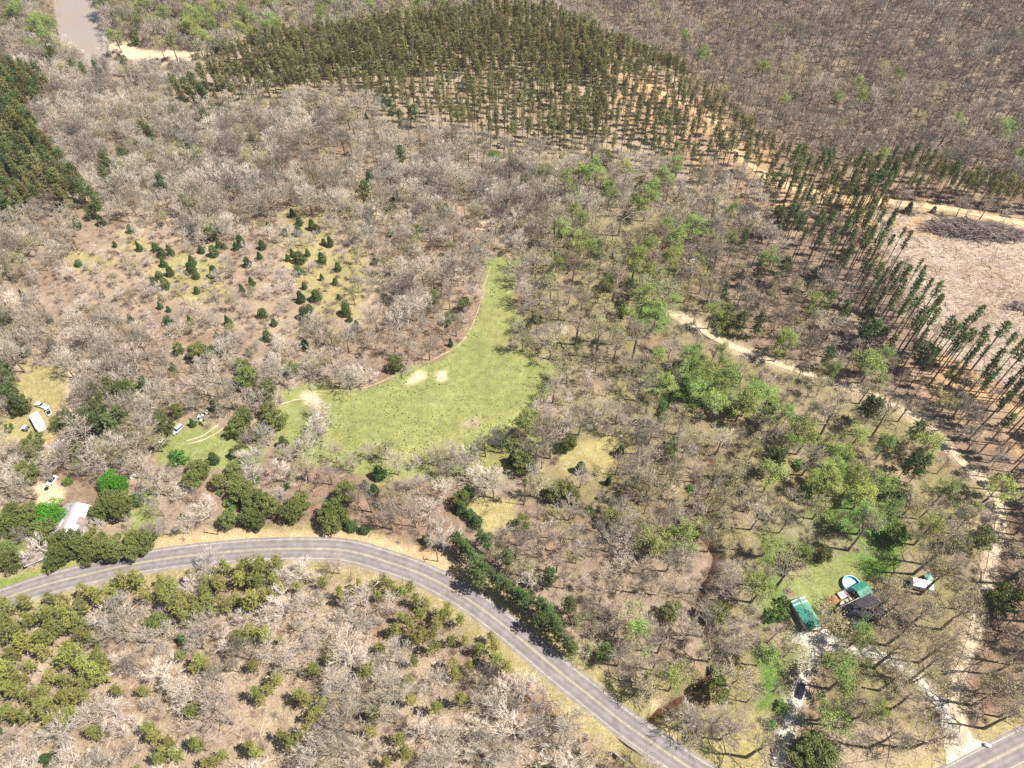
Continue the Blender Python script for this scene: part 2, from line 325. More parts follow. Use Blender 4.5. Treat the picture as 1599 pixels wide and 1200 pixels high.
    v = mul(mul(rng(noise(2.2), .62, 1.38), rng(noise(.35), .78, 1.2)), rng(noise(.06), .85, 1.12))
    hs = N.new('ShaderNodeHueSaturation'); L.new(a.outputs['Color'], hs.inputs['Color']); L.new(v.outputs[0], hs.inputs['Value'])
    L.new(rng(noise(.8), .485, .515).outputs[0], hs.inputs['Hue']); L.new(rng(noise(1.3), .8, 1.2).outputs[0], hs.inputs['Saturation'])
    L.new(hs.outputs[0], b.inputs['Base Color'])
    bp = N.new('ShaderNodeBump'); bp.inputs['Strength'].default_value = .7; bp.inputs['Distance'].default_value = .35; L.new(noise(1.6, 8).outputs['Fac'], bp.inputs['Height']); L.new(bp.outputs[0], b.inputs['Normal'])
    me.materials.append(m)
    o = bpy.data.objects.new('ground', me); C.objects.link(o); o['kind'] = 'structure'
build_ground()

# ------------------------------------------------------------------ roads, tracks, water
def ribbon(name, L, half, z, m, jit=0.0, off=0.0, kind='structure', zf=None, ends=None):
    P = np.array(L); T = np.gradient(P, axis=0); T /= np.linalg.norm(T, axis=1)[:, None]; Nn = np.stack([-T[:, 1], T[:, 0]], 1)
    V = []; F = []; n = 5 if half > 1 else 2
    rr = random.Random(len(L))
    for i in range(len(P)):
        a = half+rr.uniform(-jit, jit); b = half+rr.uniform(-jit, jit)
        for k in range(n):
            s = -a+(a+b)*k/(n-1)+off; x, y = P[i]+Nn[i]*s
            V.append((x, y, (H1(x, y) if zf is None else zf(x, y))+z))
    for i in range(len(P)-1):
        for k in range(n-1): F.append((i*n+k, i*n+k+1, (i+1)*n+k+1, (i+1)*n+k)[::-1])
    mb = MB(); mb.add(V, F); o = mb.build(name, m); o['kind'] = kind; return smooth(o)
def asphalt():
    m = bpy.data.materials.new('asphalt'); m.use_nodes = True; t = m.node_tree; N = t.nodes; L = t.links; b = N['Principled BSDF']
    b.inputs['Roughness'].default_value = .8; b.inputs['Specular IOR Level'].default_value = .25
    a = N.new('ShaderNodeAttribute'); a.attribute_name = 'across'; tc = N.new('ShaderNodeTexCoord')
    n = N.new('ShaderNodeTexNoise'); n.inputs['Scale'].default_value = .5; n.inputs['Detail'].default_value = 8; L.new(tc.outputs['Object'], n.inputs['Vector'])
    r = N.new('ShaderNodeValToRGB'); e = r.color_ramp.elements; L.new(a.outputs['Fac'], r.inputs['Fac'])
    base = [(0, (.27, .232, .20)), (.1, (.24, .208, .188)), (.19, (.19, .166, .16)), (.30, (.245, .218, .208)), (.40, (.19, .166, .16)), (.50, (.285, .25, .21)), (.60, (.19, .166, .16)), (.71, (.25, .222, .212)), (.81, (.19, .166, .16)), (.9, (.24, .208, .188)), (1, (.27, .232, .20))]
    while len(e) < len(base): e.new(.5)
    for q, (p, c) in zip(e, base): q.position = p; q.color = (*c, 1)
    mr = N.new('ShaderNodeMapRange'); mr.inputs['From Min'].default_value = .3; mr.inputs['From Max'].default_value = .7; mr.inputs['To Min'].default_value = .78; mr.inputs['To Max'].default_value = 1.16; L.new(n.outputs['Fac'], mr.inputs['Value'])
    hs = N.new('ShaderNodeHueSaturation'); L.new(r.outputs['Color'], hs.inputs['Color']); L.new(mr.outputs[0], hs.inputs['Value']); L.new(hs.outputs[0], b.inputs['Base Color']); return m
ASPH = asphalt()
def road(name, L, half):
    P = np.array(L); T = np.gradient(P, axis=0); T /= np.linalg.norm(T, axis=1)[:, None]; Nn = np.stack([-T[:, 1], T[:, 0]], 1); V = []; F = []; A = []; n = 9
    for i in range(len(P)):
        for k in range(n):
            s = -half+2*half*k/(n-1); x, y = P[i]+Nn[i]*s; V.append((x, y, H1(x, y)+.14)); A.append(k/(n-1))
        for sd in (-1, 1):   # shoulder drop
            x, y = P[i]+Nn[i]*sd*(half+.5); V.append((x, y, H1(x, y)-.05)); A.append(0)
    q = n+2
    for i in range(len(P)-1):
        for k in range(n-1): F.append((i*q+k, (i+1)*q+k, (i+1)*q+k+1, i*q+k+1))
        F.append((i*q+n, (i+1)*q+n, (i+1)*q, i*q)); F.append((i*q+n-1, (i+1)*q+n-1, (i+1)*q+n+1, i*q+n+1))
    mb = MB(); mb.add(V, F); o = mb.build(name, ASPH); at = o.data.attributes.new('across', 'FLOAT', 'POINT'); at.data.foreach_set('value', np.array(A, np.float32)); o['kind'] = 'structure'; smooth(o)
WHITE_P = mat('road_white_paint', (.50, .475, .44), .7, .35, 1.2); YEL_P = mat('road_yellow_paint', (.40, .345, .225), .7, .35, 1.2)
road('road', ROAD, 3.95); road('side_road', ROAD2, 3.8)
for L in (ROAD, ROAD2):
    for off in (-3.35, 3.35): ribbon('road_edge_line', L, .06, .146, WHITE_P, off=off)
    for off in (-.14, .14): ribbon('road_centre_line', L, .06, .146, YEL_P, off=off)
GRAVEL = mat('gravel', (.52, .46, .38), .95, .35, 1.5, bump=.4); DIRTM = mat('dirt_track', (.50, .40, .275), .95, .3, .7, bump=.4); ORM = mat('orange_dirt', (.52, .37, .215), .95, .22, .4, bump=.4)
ribbon('driveway', DRIVE, 1.5, .13, GRAVEL, .25); ribbon('driveway_branch', DRIVE2, 1.35, .135, GRAVEL, .3); ribbon('dirt_road', DIRT, 1.6, .14, DIRTM, .4)
ribbon('logging_road', ORANGE, 2.3, .14, ORM, .9); ribbon('footpath', TRACK, .2, .13, mat('worn_path', (.38, .30, .19), .95, .3, .7), .18)
for q in (RUT1, RUT2, RUT3, TRACK2): ribbon('track', q, .3, .14, DIRTM, .1)
def patch(name, poly, z, m, wob=0):
    P = [G(*p) for p in poly]; n = len(P); cx = sum(p[0] for p in P)/n; cy = sum(p[1] for p in P)/n
    V = [(cx, cy, H1(cx, cy)+z)]
    Q = []
    for i in range(n):
        a = P[i]; b = P[(i+1) % n]
        for t in (0, .25, .5, .75):
            x = a[0]*(1-t)+b[0]*t+R.uniform(-wob, wob); y = a[1]*(1-t)+b[1]*t+R.uniform(-wob, wob); Q.append((x, y))
    for f in (.33, .66, 1.0):
        for x, y in Q: x2 = cx+(x-cx)*f; y2 = cy+(y-cy)*f; V.append((x2, y2, H1(x2, y2)+z))
    k = len(Q); F = [(0, 1+i, 1+(i+1) % k) for i in range(k)]
    for r_ in range(2):
        for i in range(k): F.append((1+r_*k+i, 1+(r_+1)*k+i, 1+(r_+1)*k+(i+1) % k, 1+r_*k+(i+1) % k))
    mb = MB(); mb.add(V, F); o = mb.build(name, m); o['kind'] = 'structure'; return o
patch('driveway_apron', [(1253, 980), (1275, 977), (1291, 984), (1323, 1009), (1300, 1018), (1276, 1025), (1262, 1025), (1262, 1011), (1235, 1004), (1232, 992), (1250, 988)], .145, GRAVEL, .25)
patch('gravel_turnout', [(1462, 1090), (1490, 1110), (1512, 1150), (1548, 1165), (1500, 1190), (1480, 1200), (1475, 1150), (1462, 1110)], .13, mat('pale_gravel', (.47, .41, .34), .95, .35, 1.0, bump=.4), .5)
def water(name, col, rough=.12):
    m = bpy.data.materials.new(name); m.use_nodes = True; t = m.node_tree; b = t.nodes['Principled BSDF']; b.inputs['Roughness'].default_value = rough
    tc = t.nodes.new('ShaderNodeTexCoord'); n = t.nodes.new('ShaderNodeTexNoise'); n.inputs['Scale'].default_value = .035; n.inputs['Detail'].default_value = 4
    t.links.new(tc.outputs['Object'], n.inputs['Vector']); r = t.nodes.new('ShaderNodeValToRGB'); r.color_ramp.elements[0].position = .35; r.color_ramp.elements[1].position = .7
    r.color_ramp.elements[0].color = (*col, 1); r.color_ramp.elements[1].color = (col[0]*1.08, col[1]*.94, col[2]*.82, 1); t.links.new(n.outputs['Fac'], r.inputs['Fac']); t.links.new(r.outputs[0], b.inputs['Base Color'])
    n2 = t.nodes.new('ShaderNodeTexNoise'); n2.inputs['Scale'].default_value = 1.2; t.links.new(tc.outputs['Object'], n2.inputs['Vector'])
    bp = t.nodes.new('ShaderNodeBump'); bp.inputs['Strength'].default_value = .15; t.links.new(n2.outputs['Fac'], bp.inputs['Height']); t.links.new(bp.outputs[0], b.inputs['Normal']); return m
mb = MB(); a = flat(60, -90); b_ = flat(470, -90); c_ = flat(470, 150); d_ = flat(60, 150)
zw = -2.1
mb.add([(a[0]-30, a[1], zw), (b_[0], b_[1], zw), (c_[0]+20, c_[1], zw), (d_[0]-30, d_[1], zw)], [(3, 2, 1, 0)])
o = mb.build('river', water('muddy_river_water', (.30, .262, .235), .25)); o['kind'] = 'structure'
o = ribbon('creek', CREEK, .85, -1.6, water('creek_water', (.085, .045, .025), .15), .35); o = ribbon('creek_pool', CREEK2, 2.6, -1.75, bpy.data.materials['creek_water'])

# ------------------------------------------------------------------ vegetation prototypes
def V3(*a): return Vector(a)
def rdir(rr, up=0.0):
    a = rr.uniform(0, 2*math.pi); return Vector((math.cos(a), math.sin(a), up)).normalized()
def bend(p, d, L, n, rr, wig, up):
    pts = [Vector(p)]; d = Vector(d).normalized()
    for i in range(n):
        d = (d+Vector((rr.gauss(0, wig), rr.gauss(0, wig), rr.gauss(0, wig)+up))).normalized(); pts.append(pts[-1]+d*L/n)
    return pts, d
def bare_crown(rr, H, spread, fork, nl, nb, nt, nw, tw, leaf=0, leafsz=.3, cl=.35):
    """limbs, branches, twigs; returns trunk mesh builder, crown mesh builder"""
    T = MB(); K = MB()
    lean = rr.uniform(-.04, .04)
    r0 = .02*H+.04
    top = [V3(0, 0, -.3), V3(lean*H*.2, 0, H*fork*.5), V3(lean*H*.4, rr.uniform(-.2, .2), H*fork), V3(lean*H*.7, rr.uniform(-.4, .4), H*(fork+.25)), V3(lean*H, rr.uniform(-.6, .6), H*.9)]
    T.tube(top[:4], [r0, r0*.85, r0*.7, r0*.4], 6)
    K.tube(top[3:], [r0*.38, r0*.08], 4, cap=False)
    tips = []
    for i in range(nl):
        f = fork+(.55-.0)*(i/nl)*(1-fork)*1.2
        base = top[2].lerp(top[4], min(1, max(0, (f-fork)/(0.9-fork))))
        az = i*2.4+rr.uniform(-.4, .4); low = 1-i/nl
        d = V3(math.cos(az), math.sin(az), .45+1.3*(i/nl)+rr.uniform(-.1, .2))
        L = spread*(.75+.45*low)*rr.uniform(.65, 1.2)
        P, dd = bend(base, d, L, 4, rr, .17, .05)
        rl = r0*.42*(.6+.4*low); K.tube(P, [rl, rl*.75, rl*.5, rl*.33, rl*.18], 4, cap=False)
        for j in range(nb):
            t = .3+.7*(j+rr.random())/nb; k = min(3, int(t*4)); q = P[k].lerp(P[k+1], t*4-k)
            ax = (P[k+1]-P[k]).normalized(); side = ax.cross(rdir(rr, rr.uniform(-.6, .9))).normalized()
            d2 = (ax*.7+side+V3(0, 0, .35)).normalized(); L2 = L*.5*(1.15-t*.5)*rr.uniform(.8, 1.2)
            P2, dd2 = bend(q, d2, L2, 3, rr, .16, .07)
            K.tube(P2, [rl*.33, rl*.24, rl*.15, rl*.07], 3, cap=False)
            for u in range(nt):
                t3 = .2+.8*(u+rr.random())/nt; k = min(2, int(t3*3)); q3 = P2[k].lerp(P2[k+1], min(1, t3*3-k))
                ax = (P2[k+1]-P2[k]).normalized(); side = ax.cross(rdir(rr, rr.uniform(-1, 1))).normalized()
                d3 = (ax*1.1+side*.75+V3(0, 0, .25)).normalized(); L3 = L2*.62*rr.uniform(.7, 1.2); e = q3+d3*L3
                K.spike(q3, e, tw*1.35); tips.append(e)
                for w in range(nw):
                    q4 = q3.lerp(e, rr.uniform(.25, 1)); d4 = (d3*1.2+rdir(rr, rr.uniform(-.5, 1))*.6).normalized(); e4 = q4+d4*L3*rr.uniform(.5, .95)
                    K.spike(q4, e4, tw); tips.append(e4)
    if leaf:
        for i in range(leaf):
            c = rr.choice(tips); c = c+V3(rr.gauss(0, cl), rr.gauss(0, cl), rr.gauss(0, cl))
            K.blade(c, leafsz*rr.uniform(.6, 1.3), rr, 1, asp=.75)
    return T, K
def pine_crown(rr, H, r, c0, nbr, tuft, ntri, sz, top=.35):
    """trunk, whorled boughs with needle tufts"""
    T = MB(); K = MB(); r0 = .0085*H+.05; lx = rr.uniform(-.25, .25); ly = rr.uniform(-.25, .25)
    P = [V3(0, 0, -.3), V3(lx*.5, ly*.4, H*.4), V3(lx, ly, H*.75), V3(lx, ly, H*.98)]
    T.tube(P, [r0, r0*.8, r0*.5, r0*.12], 6)
    for i in range(nbr):
        f = (i+rr.random())/nbr; z = H*(c0+(1-c0)*f)
        rad = r*(math.sin(math.pi*(.17+.76*f))**.75*(1-top*.5)+top*.35)*rr.uniform(.5, 1.15)
        az = i*2.399+rr.uniform(-.5, .5); d = V3(math.cos(az), math.sin(az), rr.uniform(.05, .55)+.5*f)
        b = V3(lx, ly, z); e = b+d.normalized()*rad
        K.spike(b, e, .06, 0)
        for t in range(tuft):
            c = b.lerp(e, .45+.6*(t+rr.random()*.6)/tuft)+V3(rr.gauss(0, .22), rr.gauss(0, .22), rr.gauss(0, .15))*r*.5
            for q in range(ntri):
                dd = V3(rr.gauss(0, 1), rr.gauss(0, 1), rr.gauss(.35, .8)).normalized(); s = sz*rr.uniform(.6, 1.2)
                w = dd.cross(V3(rr.gauss(0, 1), rr.gauss(0, 1), rr.gauss(0, 1))).normalized()*s*.22
                K.add([c+dd*s*.1-w, c+dd*s*.1+w, c+dd*s], [(0, 1, 2)], 1)
    return T, K
def cedar_crown(rr, H, r, n, sz, shape=1.0, z0=.03):
    T = MB(); K = MB(); T.tube([V3(0, 0, -.3), V3(0, 0, H*.5), V3(0, 0, H*.93)], [.02*H, .014*H, .003*H], 5)
    lob = [(rr.uniform(0, 6.28), rr.uniform(.0, .9), rr.uniform(.75, 1.15)) for _ in range(14)]
    for i in range(40):
        z = H*(z0+.85*rr.random()); a = rr.uniform(0, 6.28); e = V3(math.cos(a), math.sin(a), .4)*r*.7*(1-z/H)**.7
        K.spike(V3(0, 0, z), V3(0, 0, z)+e, .03*H/6, 0)
    for i in range(n):
        f = rr.random()**1.15; z = H*(z0+(1-z0)*f); a = rr.uniform(0, 6.28); prof = (1-f)**(.75/shape)*min(1, .5+f*3.5)
        bump = 1
        for (la, lz, lr) in lob:
            dd = abs((a-la+3.14159) % 6.28318-3.14159)
            if dd < .7 and abs(f-lz) < .22: bump = max(bump*.0+lr, .7)
        rad = r*prof*bump*(1-.5*rr.random()**2.2)
        K.blade((math.cos(a)*rad, math.sin(a)*rad, z+rr.gauss(0, .1)), sz*rr.uniform(.6, 1.3), rr, 1, asp=.7)
    return T, K
def clump_crown(rr, H, r, nc, n, sz, z0=.35, tall=1.0):
    """leafy round crown: leaf clumps round the ends of limbs, gaps between"""
    T = MB(); K = MB(); r0 = .02*H+.04; T.tube([V3(0, 0, -.3), V3(.1, 0, H*.3), V3(0, .1, H*.55)], [r0, r0*.8, r0*.5], 6)
    for i in range(nc):
        f = (i+.5)/nc; a = i*2.399+rr.uniform(-.3, .3); zz = z0+(1-z0)*f
        pr = math.sin(math.pi*min(1, (.12+.8*f)))**.6
        e = V3(math.cos(a)*r*pr*rr.uniform(.45, 1), math.sin(a)*r*pr*rr.uniform(.45, 1), H*(zz*.93))
        b = V3(0, 0, H*(z0*.6+.25*f)); K.tube([b, b.lerp(e, .5)+V3(0, 0, .2), e], [r0*.35, r0*.22, r0*.08], 3, cap=False, m=0)
        cr = r*rr.uniform(.24, .42)
        for k in range(n//nc):
            d = V3(rr.gauss(0, 1), rr.gauss(0, 1), rr.gauss(.15, .8)).normalized(); c = e+d*cr*rr.uniform(.55, 1.1)*1.0; c.z = e.z+(c.z-e.z)*.75*tall
            K.blade(c, sz*rr.uniform(.6, 1.35), rr, 1, asp=.75)
    return T, K

bark_pale = mat('pale_bark', (.50, .435, .37), .9, .25, 1.0, rnd=.33, hue=.012); bark_grey = mat('grey_bark', (.35, .295, .24), .9, .25, 1.0, rnd=.5, hue=.02)
bark_brown = mat('brown_bark', (.34, .265, .215), .9, .2, 1.0, rnd=.25, hue=.012); trunk_dark = mat('trunk_bark', (.20, .155, .125), .95, .3, 2.0, rnd=.2)
trunk_pale = mat('pale_trunk_bark', (.42, .36, .31), .9, .3, 2.0, rnd=.25); trunk_pine = mat('pine_bark', (.15, .105, .08), .95, .3, 2.0, rnd=.2)
bud_yel = mat('budding_twigs', (.36, .33, .15), .8, .2, 1, rnd=.25, trans=.2, hue=.02)
L_spring = mat('spring_leaves', (.33, .405, .12), .7, .2, 1, rnd=.22, trans=.35, hue=.028); L_bright = mat('bright_leaves', (.09, .27, .025), .6, .25, 1, rnd=.12, trans=.25)
N_plant = mat('plantation_needles', (.235, .225, .085), .75, .25, .8, rnd=.36, hue=.035, trans=.25); N_dark = mat('dark_needles', (.125, .17, .06), .75, .25, .8, rnd=.3, hue=.02, trans=.22)
N_olive = mat('olive_needles', (.30, .30, .085), .75, .25, .8, rnd=.28, hue=.022, trans=.28); L_cedar = mat('cedar_foliage', (.062, .105, .032), .8, .25, .9, rnd=.3, hue=.02)
L_olive = mat('olive_leaves', (.15, .175, .05), .75, .25, .9, rnd=.25, hue=.02, trans=.12); brushm = mat('brush_stems', (.40, .31, .235), .9, .2, 1, rnd=.3, hue=.015)
L_bush = mat('bush_leaves', (.10, .20, .04), .75, .25, .9, rnd=.3, hue=.03, trans=.2)

PROTO = {}     # species -> list of (trunk mesh, crown mesh, joined mesh, nominal height)
PROTO_ALL = []
def register(sp, T, K, tm, cms, H):
    a = T.mesh(sp+'_trunk', [tm]); b = K.mesh(sp+'_crown', cms)
    J = MB(); J.v = T.v+K.v; n = len(T.v); J.f = T.f+[tuple(i+n for i in f) for f in K.f]; J.m = [0]*len(T.f)+[q+1 for q in K.m]
    c = J.mesh(sp+'_tree', [tm]+list(cms))
    PROTO.setdefault(sp, []).append((a, b, len(PROTO_ALL), H)); PROTO_ALL.append(c)
rp = random.Random(11)
for i in range(6): T, K = bare_crown(rp, 10, 4.4, rp.choice([.1, .16, .25]), rp.choice([8, 10, 12]), 7, 5, 3, .03); register('bareW', T, K, trunk_pale, [bark_pale, bark_pale], 10)
for i in range(6): T, K = bare_crown(rp, 13, 5.0, rp.choice([.2, .3, .38]), rp.choice([8, 10, 12]), 6, 5, 3, .032); register('bareG', T, K, trunk_dark, [bark_grey, bark_grey], 13)
for i in range(3): T, K = bare_crown(rp, 14, 3.6, .38, 9, 6, 5, 3, .036); register('bareB', T, K, trunk_dark, [bark_brown, bark_brown], 14)
for i in range(3): T, K = bare_crown(rp, 13, 4.5, .25, 9, 6, 5, 2, .034, leaf=1700, leafsz=.26, cl=.3); register('bareY', T, K, trunk_dark, [bark_grey, bud_yel], 13)
for i in range(4): T, K = bare_crown(rp, 16, 4.4, .36, 8, 5, 4, 1, .035, leaf=2600, leafsz=.36, cl=.42); register('leaf', T, K, trunk_dark, [bark_grey, L_spring], 16)
for i in range(3): T, K = bare_crown(rp, 22, 6.2, .42, 10, 6, 5, 1, .042, leaf=600, leafsz=.3, cl=.3); register('tallB', T, K, trunk_dark, [bark_brown, bud_yel], 22)
for i in range(7): T, K = pine_crown(rp, 17, rp.uniform(1.7, 2.5), rp.uniform(.42, .6), 46, 3, 7, .62); register('pineP', T, K, trunk_pine, [trunk_pine, N_plant], 17)
for i in range(6): T, K = pine_crown(rp, 27, rp.uniform(1.5, 2.1), rp.uniform(.6, .74), 38, 3, 7, .7); register('pineT', T, K, trunk_pine, [trunk_pine, N_dark], 27)
for i in range(6): T, K = pine_crown(rp, 12, rp.uniform(2.5, 3.3), rp.uniform(.3, .45), 44, 4, 8, .6, top=.4); register('pineO', T, K, trunk_pine, [trunk_pine, N_olive], 12)
for i in range(5): T, K = pine_crown(rp, 15, rp.uniform(2.9, 3.7), rp.uniform(.2, .35), 60, 4, 10, .66, top=.4); register('pineD', T, K, trunk_pine, [trunk_pine, N_dark], 15)
for i in range(4): T, K = cedar_crown(rp, 5, [1.6, 1.9, 2.1, 1.5][i], 1300, .36, [1.3, 2.0, 2.6, 1.0][i]); register('cedar', T, K, trunk_dark, [trunk_dark, L_cedar], 5)
for i in range(3): T, K = clump_crown(rp, 8, 3.0, 22, 3200, .36, .2); register('oak', T, K, trunk_dark, [trunk_dark, L_olive], 8)
for i in range(2): T, K = clump_crown(rp, 9, 4.2, 30, 4800, .42, .18); register('bright', T, K, trunk_dark, [trunk_dark, L_bright], 9)
for i in range(3): T, K = clump_crown(rp, 2.6, 1.5, 10, 700, .3, .05); register('bush', T, K, trunk_dark, [brushm, L_bush], 2.6)
for i in range(4):
    T, K = MB(), MB()
    T.tube([V3(0, 0, -.2), V3(0, 0, .5)], [.05, .03], 4)
    for k in range(110):
        a = rp.uniform(0, 6.28); s = rp.uniform(0, .8); b = V3(math.cos(a)*s, math.sin(a)*s, 0); e = b+V3(rp.gauss(0, .55), rp.gauss(0, .55), rp.uniform(.6, 2.2)); K.spike(b, e, .028, 0)
    register('brush', T, K, brushm, [brushm, brushm], 1.6)

# ------------------------------------------------------------------ planting
SPEC = {  # species: (height range, category, min spacing factor)
    'bareW': (6.5, 13.5), 'bareG': (7.5, 16.5), 'bareB': (11, 16), 'bareY': (9, 15), 'leaf': (13, 19), 'tallB': (19, 25), 'pineP': (11.5, 19), 'pineT': (20, 30), 'pineO': (6.5, 11), 'pineD': (11, 17),
    'cedar': (3.0, 6.5), 'oak': (6, 9.5), 'bright': (8, 10), 'bush': (1.6, 3.2), 'brush': (1.0, 2.0)}
CAT = dict(bareW='bare tree', bareG='bare tree', bareB='bare tree', bareY='bare tree', tallB='bare tree', leaf='green tree', bright='green tree', oak='evergreen tree', pineP='pine tree', pineT='pine tree', pineO='pine tree', pineD='pine tree', cedar='cedar', bush='bush', brush='brush')
PL = []        # placements: (species, x, y, height, width factor, rot)
HASH = {}
def near(x, y, r):
    k = int(x//6), int(y//6); n = int(r//6)+1
    for i in range(k[0]-n, k[0]+n+1):
        for j in range(k[1]-n, k[1]+n+1):
            for (a, b, c) in HASH.get((i, j), ()):
                if (a-x)**2+(b-y)**2 < (max(r, c) if c > r*1.6 else r)**2: return True
    return False
def put(sp, x, y, h=None, wf=None, r=0):
    if h is None: h = R.uniform(*SPEC[sp])
    if wf is None: wf = R.uniform(.8, 1.25)
    PL.append((sp, x, y, h, wf, R.uniform(0, 6.28))); HASH.setdefault((int(x//6), int(y//6)), []).append((x, y, r))
def at_crown(px, py, h, f=.62):
    """ground point of a tree whose crown centre (f of its height) is seen at this pixel"""
    x, y = flat(px, py, h*f)
    for _ in range(3): x, y = flat(px, py, h*f+H1(x, y))
    return x, y
def put_px(sp, px, py, h=None, wf=None, r=3.0, f=.62):
    if h is None: h = R.uniform(*SPEC[sp])
    x, y = at_crown(px, py, h, f); put(sp, x, y, h, wf, r)
# named individual plants seen in the photograph (crown centre pixels)
CED = '122,412 159,461 254,410 265,424 248,430 257,444 299,407 297,419 306,430 263,483 249,477 263,501 334,425 307,454 392,440 377,451 338,523 355,501 449,403 467,403 465,423 475,447 469,464 493,462 483,483 529,464 527,417 502,403 502,433 417,525 428,504 203,498 296,500 539,483 204,358 216,385 157,345 242,387 262,387 267,394 252,395 289,323 456,333 467,346 465,361 444,363 419,355 495,358 505,378 515,378 368,385 375,377 341,382 333,393 456,395 480,395 409,383 314,390 179,382 540,484 546,498 556,506 619,452 592,738 570,756 584,765 719,792 726,778 732,768 802,714 907,731 950,751 735,805 745,815 537,813 569,827 663,842 548,822 214,780 410,490 405,400 386,410 350,385 487,352 523,440 120,350 240,440 300,660 225,600 475,490'.split()
for s in CED:
    a, b = map(int, s.split(',')); h = R.uniform(3.2, 6.5) * (1.25 if b > 700 else 1); put_px('cedar', a, b, h, R.uniform(.9, 1.25), 1.5, .45)
PUTS = [
 ('pineD', 13, [(150, 612), (172, 605), (160, 625), (182, 632), (150, 640), (168, 648), (188, 652), (135, 652), (155, 662), (176, 664), (192, 612), (205, 608), (120, 665), (10, 590), (22, 610), (30, 628), (12, 618), (5, 575)]),
 ('oak', 8, [(30, 630), (95, 655), (380, 648), (418, 640), (430, 655), (40, 697), (52, 690), (250, 648), (258, 662), (275, 640), (368, 665), (395, 672), (122, 700), (310, 730), (340, 750), (300, 748), (128, 702)]),
 ('oak', 9, [(165, 795), (185, 795), (170, 780), (190, 780), (150, 800), (105, 860), (125, 850), (140, 862), (155, 852), (170, 860), (188, 850), (205, 858), (90, 858), (222, 846), (85, 872), (30, 815), (45, 800), (70, 830), (20, 800), (55, 820), (5, 860), (15, 875), (100, 845), (148, 840), (208, 842)]),
 ('bright', 9.5, [(75, 803)]), ('bright', 7.5, [(170, 752), (184, 755)]), ('bush', 3.4, [(12, 667), (105, 750), (275, 710), (285, 718), (268, 725), (24, 800), (1211, 959), (1203, 966), (1222, 958)]),
 ('oak', 8.5, [(382, 768), (395, 780), (409, 778), (372, 760), (420, 790), (469, 782), (455, 795), (520, 792), (510, 805), (540, 768), (402, 813), (388, 806), (517, 815), (355, 810), (530, 803), (819, 724), (812, 716), (893, 773), (885, 765), (864, 768), (1289, 864), (1252, 868), (1400, 832), (1140, 498), (1136, 486), (888, 690), (720, 778)]),
 ('pineD', 12, [(714, 844), (750, 838), (760, 848), (733, 864), (742, 880), (755, 893), (748, 905), (780, 911), (768, 900), (793, 918), (806, 930), (844, 945), (830, 935), (856, 958), (866, 975), (873, 990), (884, 1002), (820, 938), (792, 874), (856, 901), (888, 945), (726, 855), (845, 970), (893, 1012)]),
 ('pineT', 15.5, [(819, 765)]), ('bareW', 10, [(497, 640), (505, 652), (490, 668), (500, 676), (482, 690), (466, 700), (450, 708)]),
 ('pineD', 13, [(314, 145), (300, 150), (290, 135), (305, 128), (320, 150), (280, 145), (313, 112), (330, 110), (640, 180), (625, 185), (610, 170), (648, 178), (600, 162), (225, 205), (235, 210), (165, 255), (193, 245), (82, 85), (115, 105), (130, 110), (150, 108), (192, 98), (290, 233), (310, 240), (150, 320), (145, 305), (165, 275), (175, 265)]),
 ('oak', 9, [(40, 735), (5, 820), (1536, 840), (1500, 846), (1576, 928), (1565, 940)]),
 ('pineD', 15, [(1376, 528), (1364, 520), (1350, 525), (1390, 540), (1454, 562), (1440, 555), (1431, 674), (1353, 633), (1365, 640), (1184, 425), (1268, 434), (1316, 491), (1292, 471), (1428, 715), (1440, 730), (1420, 725), (1250, 350), (1230, 345), (1214, 724), (1205, 715)]),
 ('oak', 10, [(1268, 1165), (1285, 1180), (1255, 1180), (1275, 1192)]),
 ('bareY', 15, [(375, 216), (399, 216), (385, 247), (270, 243), (507, 245), (507, 162), (861, 444), (1054, 525), (1003, 761), (1116, 382), (1478, 630), (1295, 969), (1444, 1053), (1545, 1067)]),
 ('leaf', 16, [(883, 287), (903, 270), (918, 275), (932, 262), (940, 280), (952, 300), (979, 267), (1016, 294), (1040, 277), (1057, 263), (1010, 317), (890, 300), (1045, 290), (1192, 111), (1221, 160), (1307, 155), (1336, 135), (1348, 157), (1402, 123), (1491, 191), (1569, 206), (1375, 247), (1594, 243), (1096, 88), (1069, 64), (1142, 329), (1143, 375),
            (959, 516), (932, 512), (1113, 488), (1086, 549), (1075, 560), (1127, 559), (1221, 538), (1235, 532), (1300, 581), (1360, 572), (1372, 560), (1350, 565), (1083, 606), (1095, 598), (1123, 609), (1170, 623), (1180, 615), (1160, 632), (1221, 650), (1258, 684), (1285, 745), (1300, 735), (1290, 760), (1270, 752), (1305, 755), (1037, 603), (1027, 851), (996, 982), (820, 660), (1316, 1060), (1370, 1114), (1340, 996), (1556, 765), (1000, 400), (1015, 390), (1030, 560), (1105, 580), (1140, 590)]),
 ('tallB', 22, [(1396, 948), (1384, 936), (1412, 985), (1440, 960), (1470, 1010), (1500, 960), (1420, 1090), (1390, 1150), (1455, 870), (1480, 850), (1470, 900), (1350, 830), (1560, 1080), (1575, 1120), (1455, 1040), (1400, 1060)]),
]
for sp, h, pts in PUTS:
    for (a, b) in pts: put_px(sp, a, b, h*R.uniform(.88, 1.12), None, 2.2)
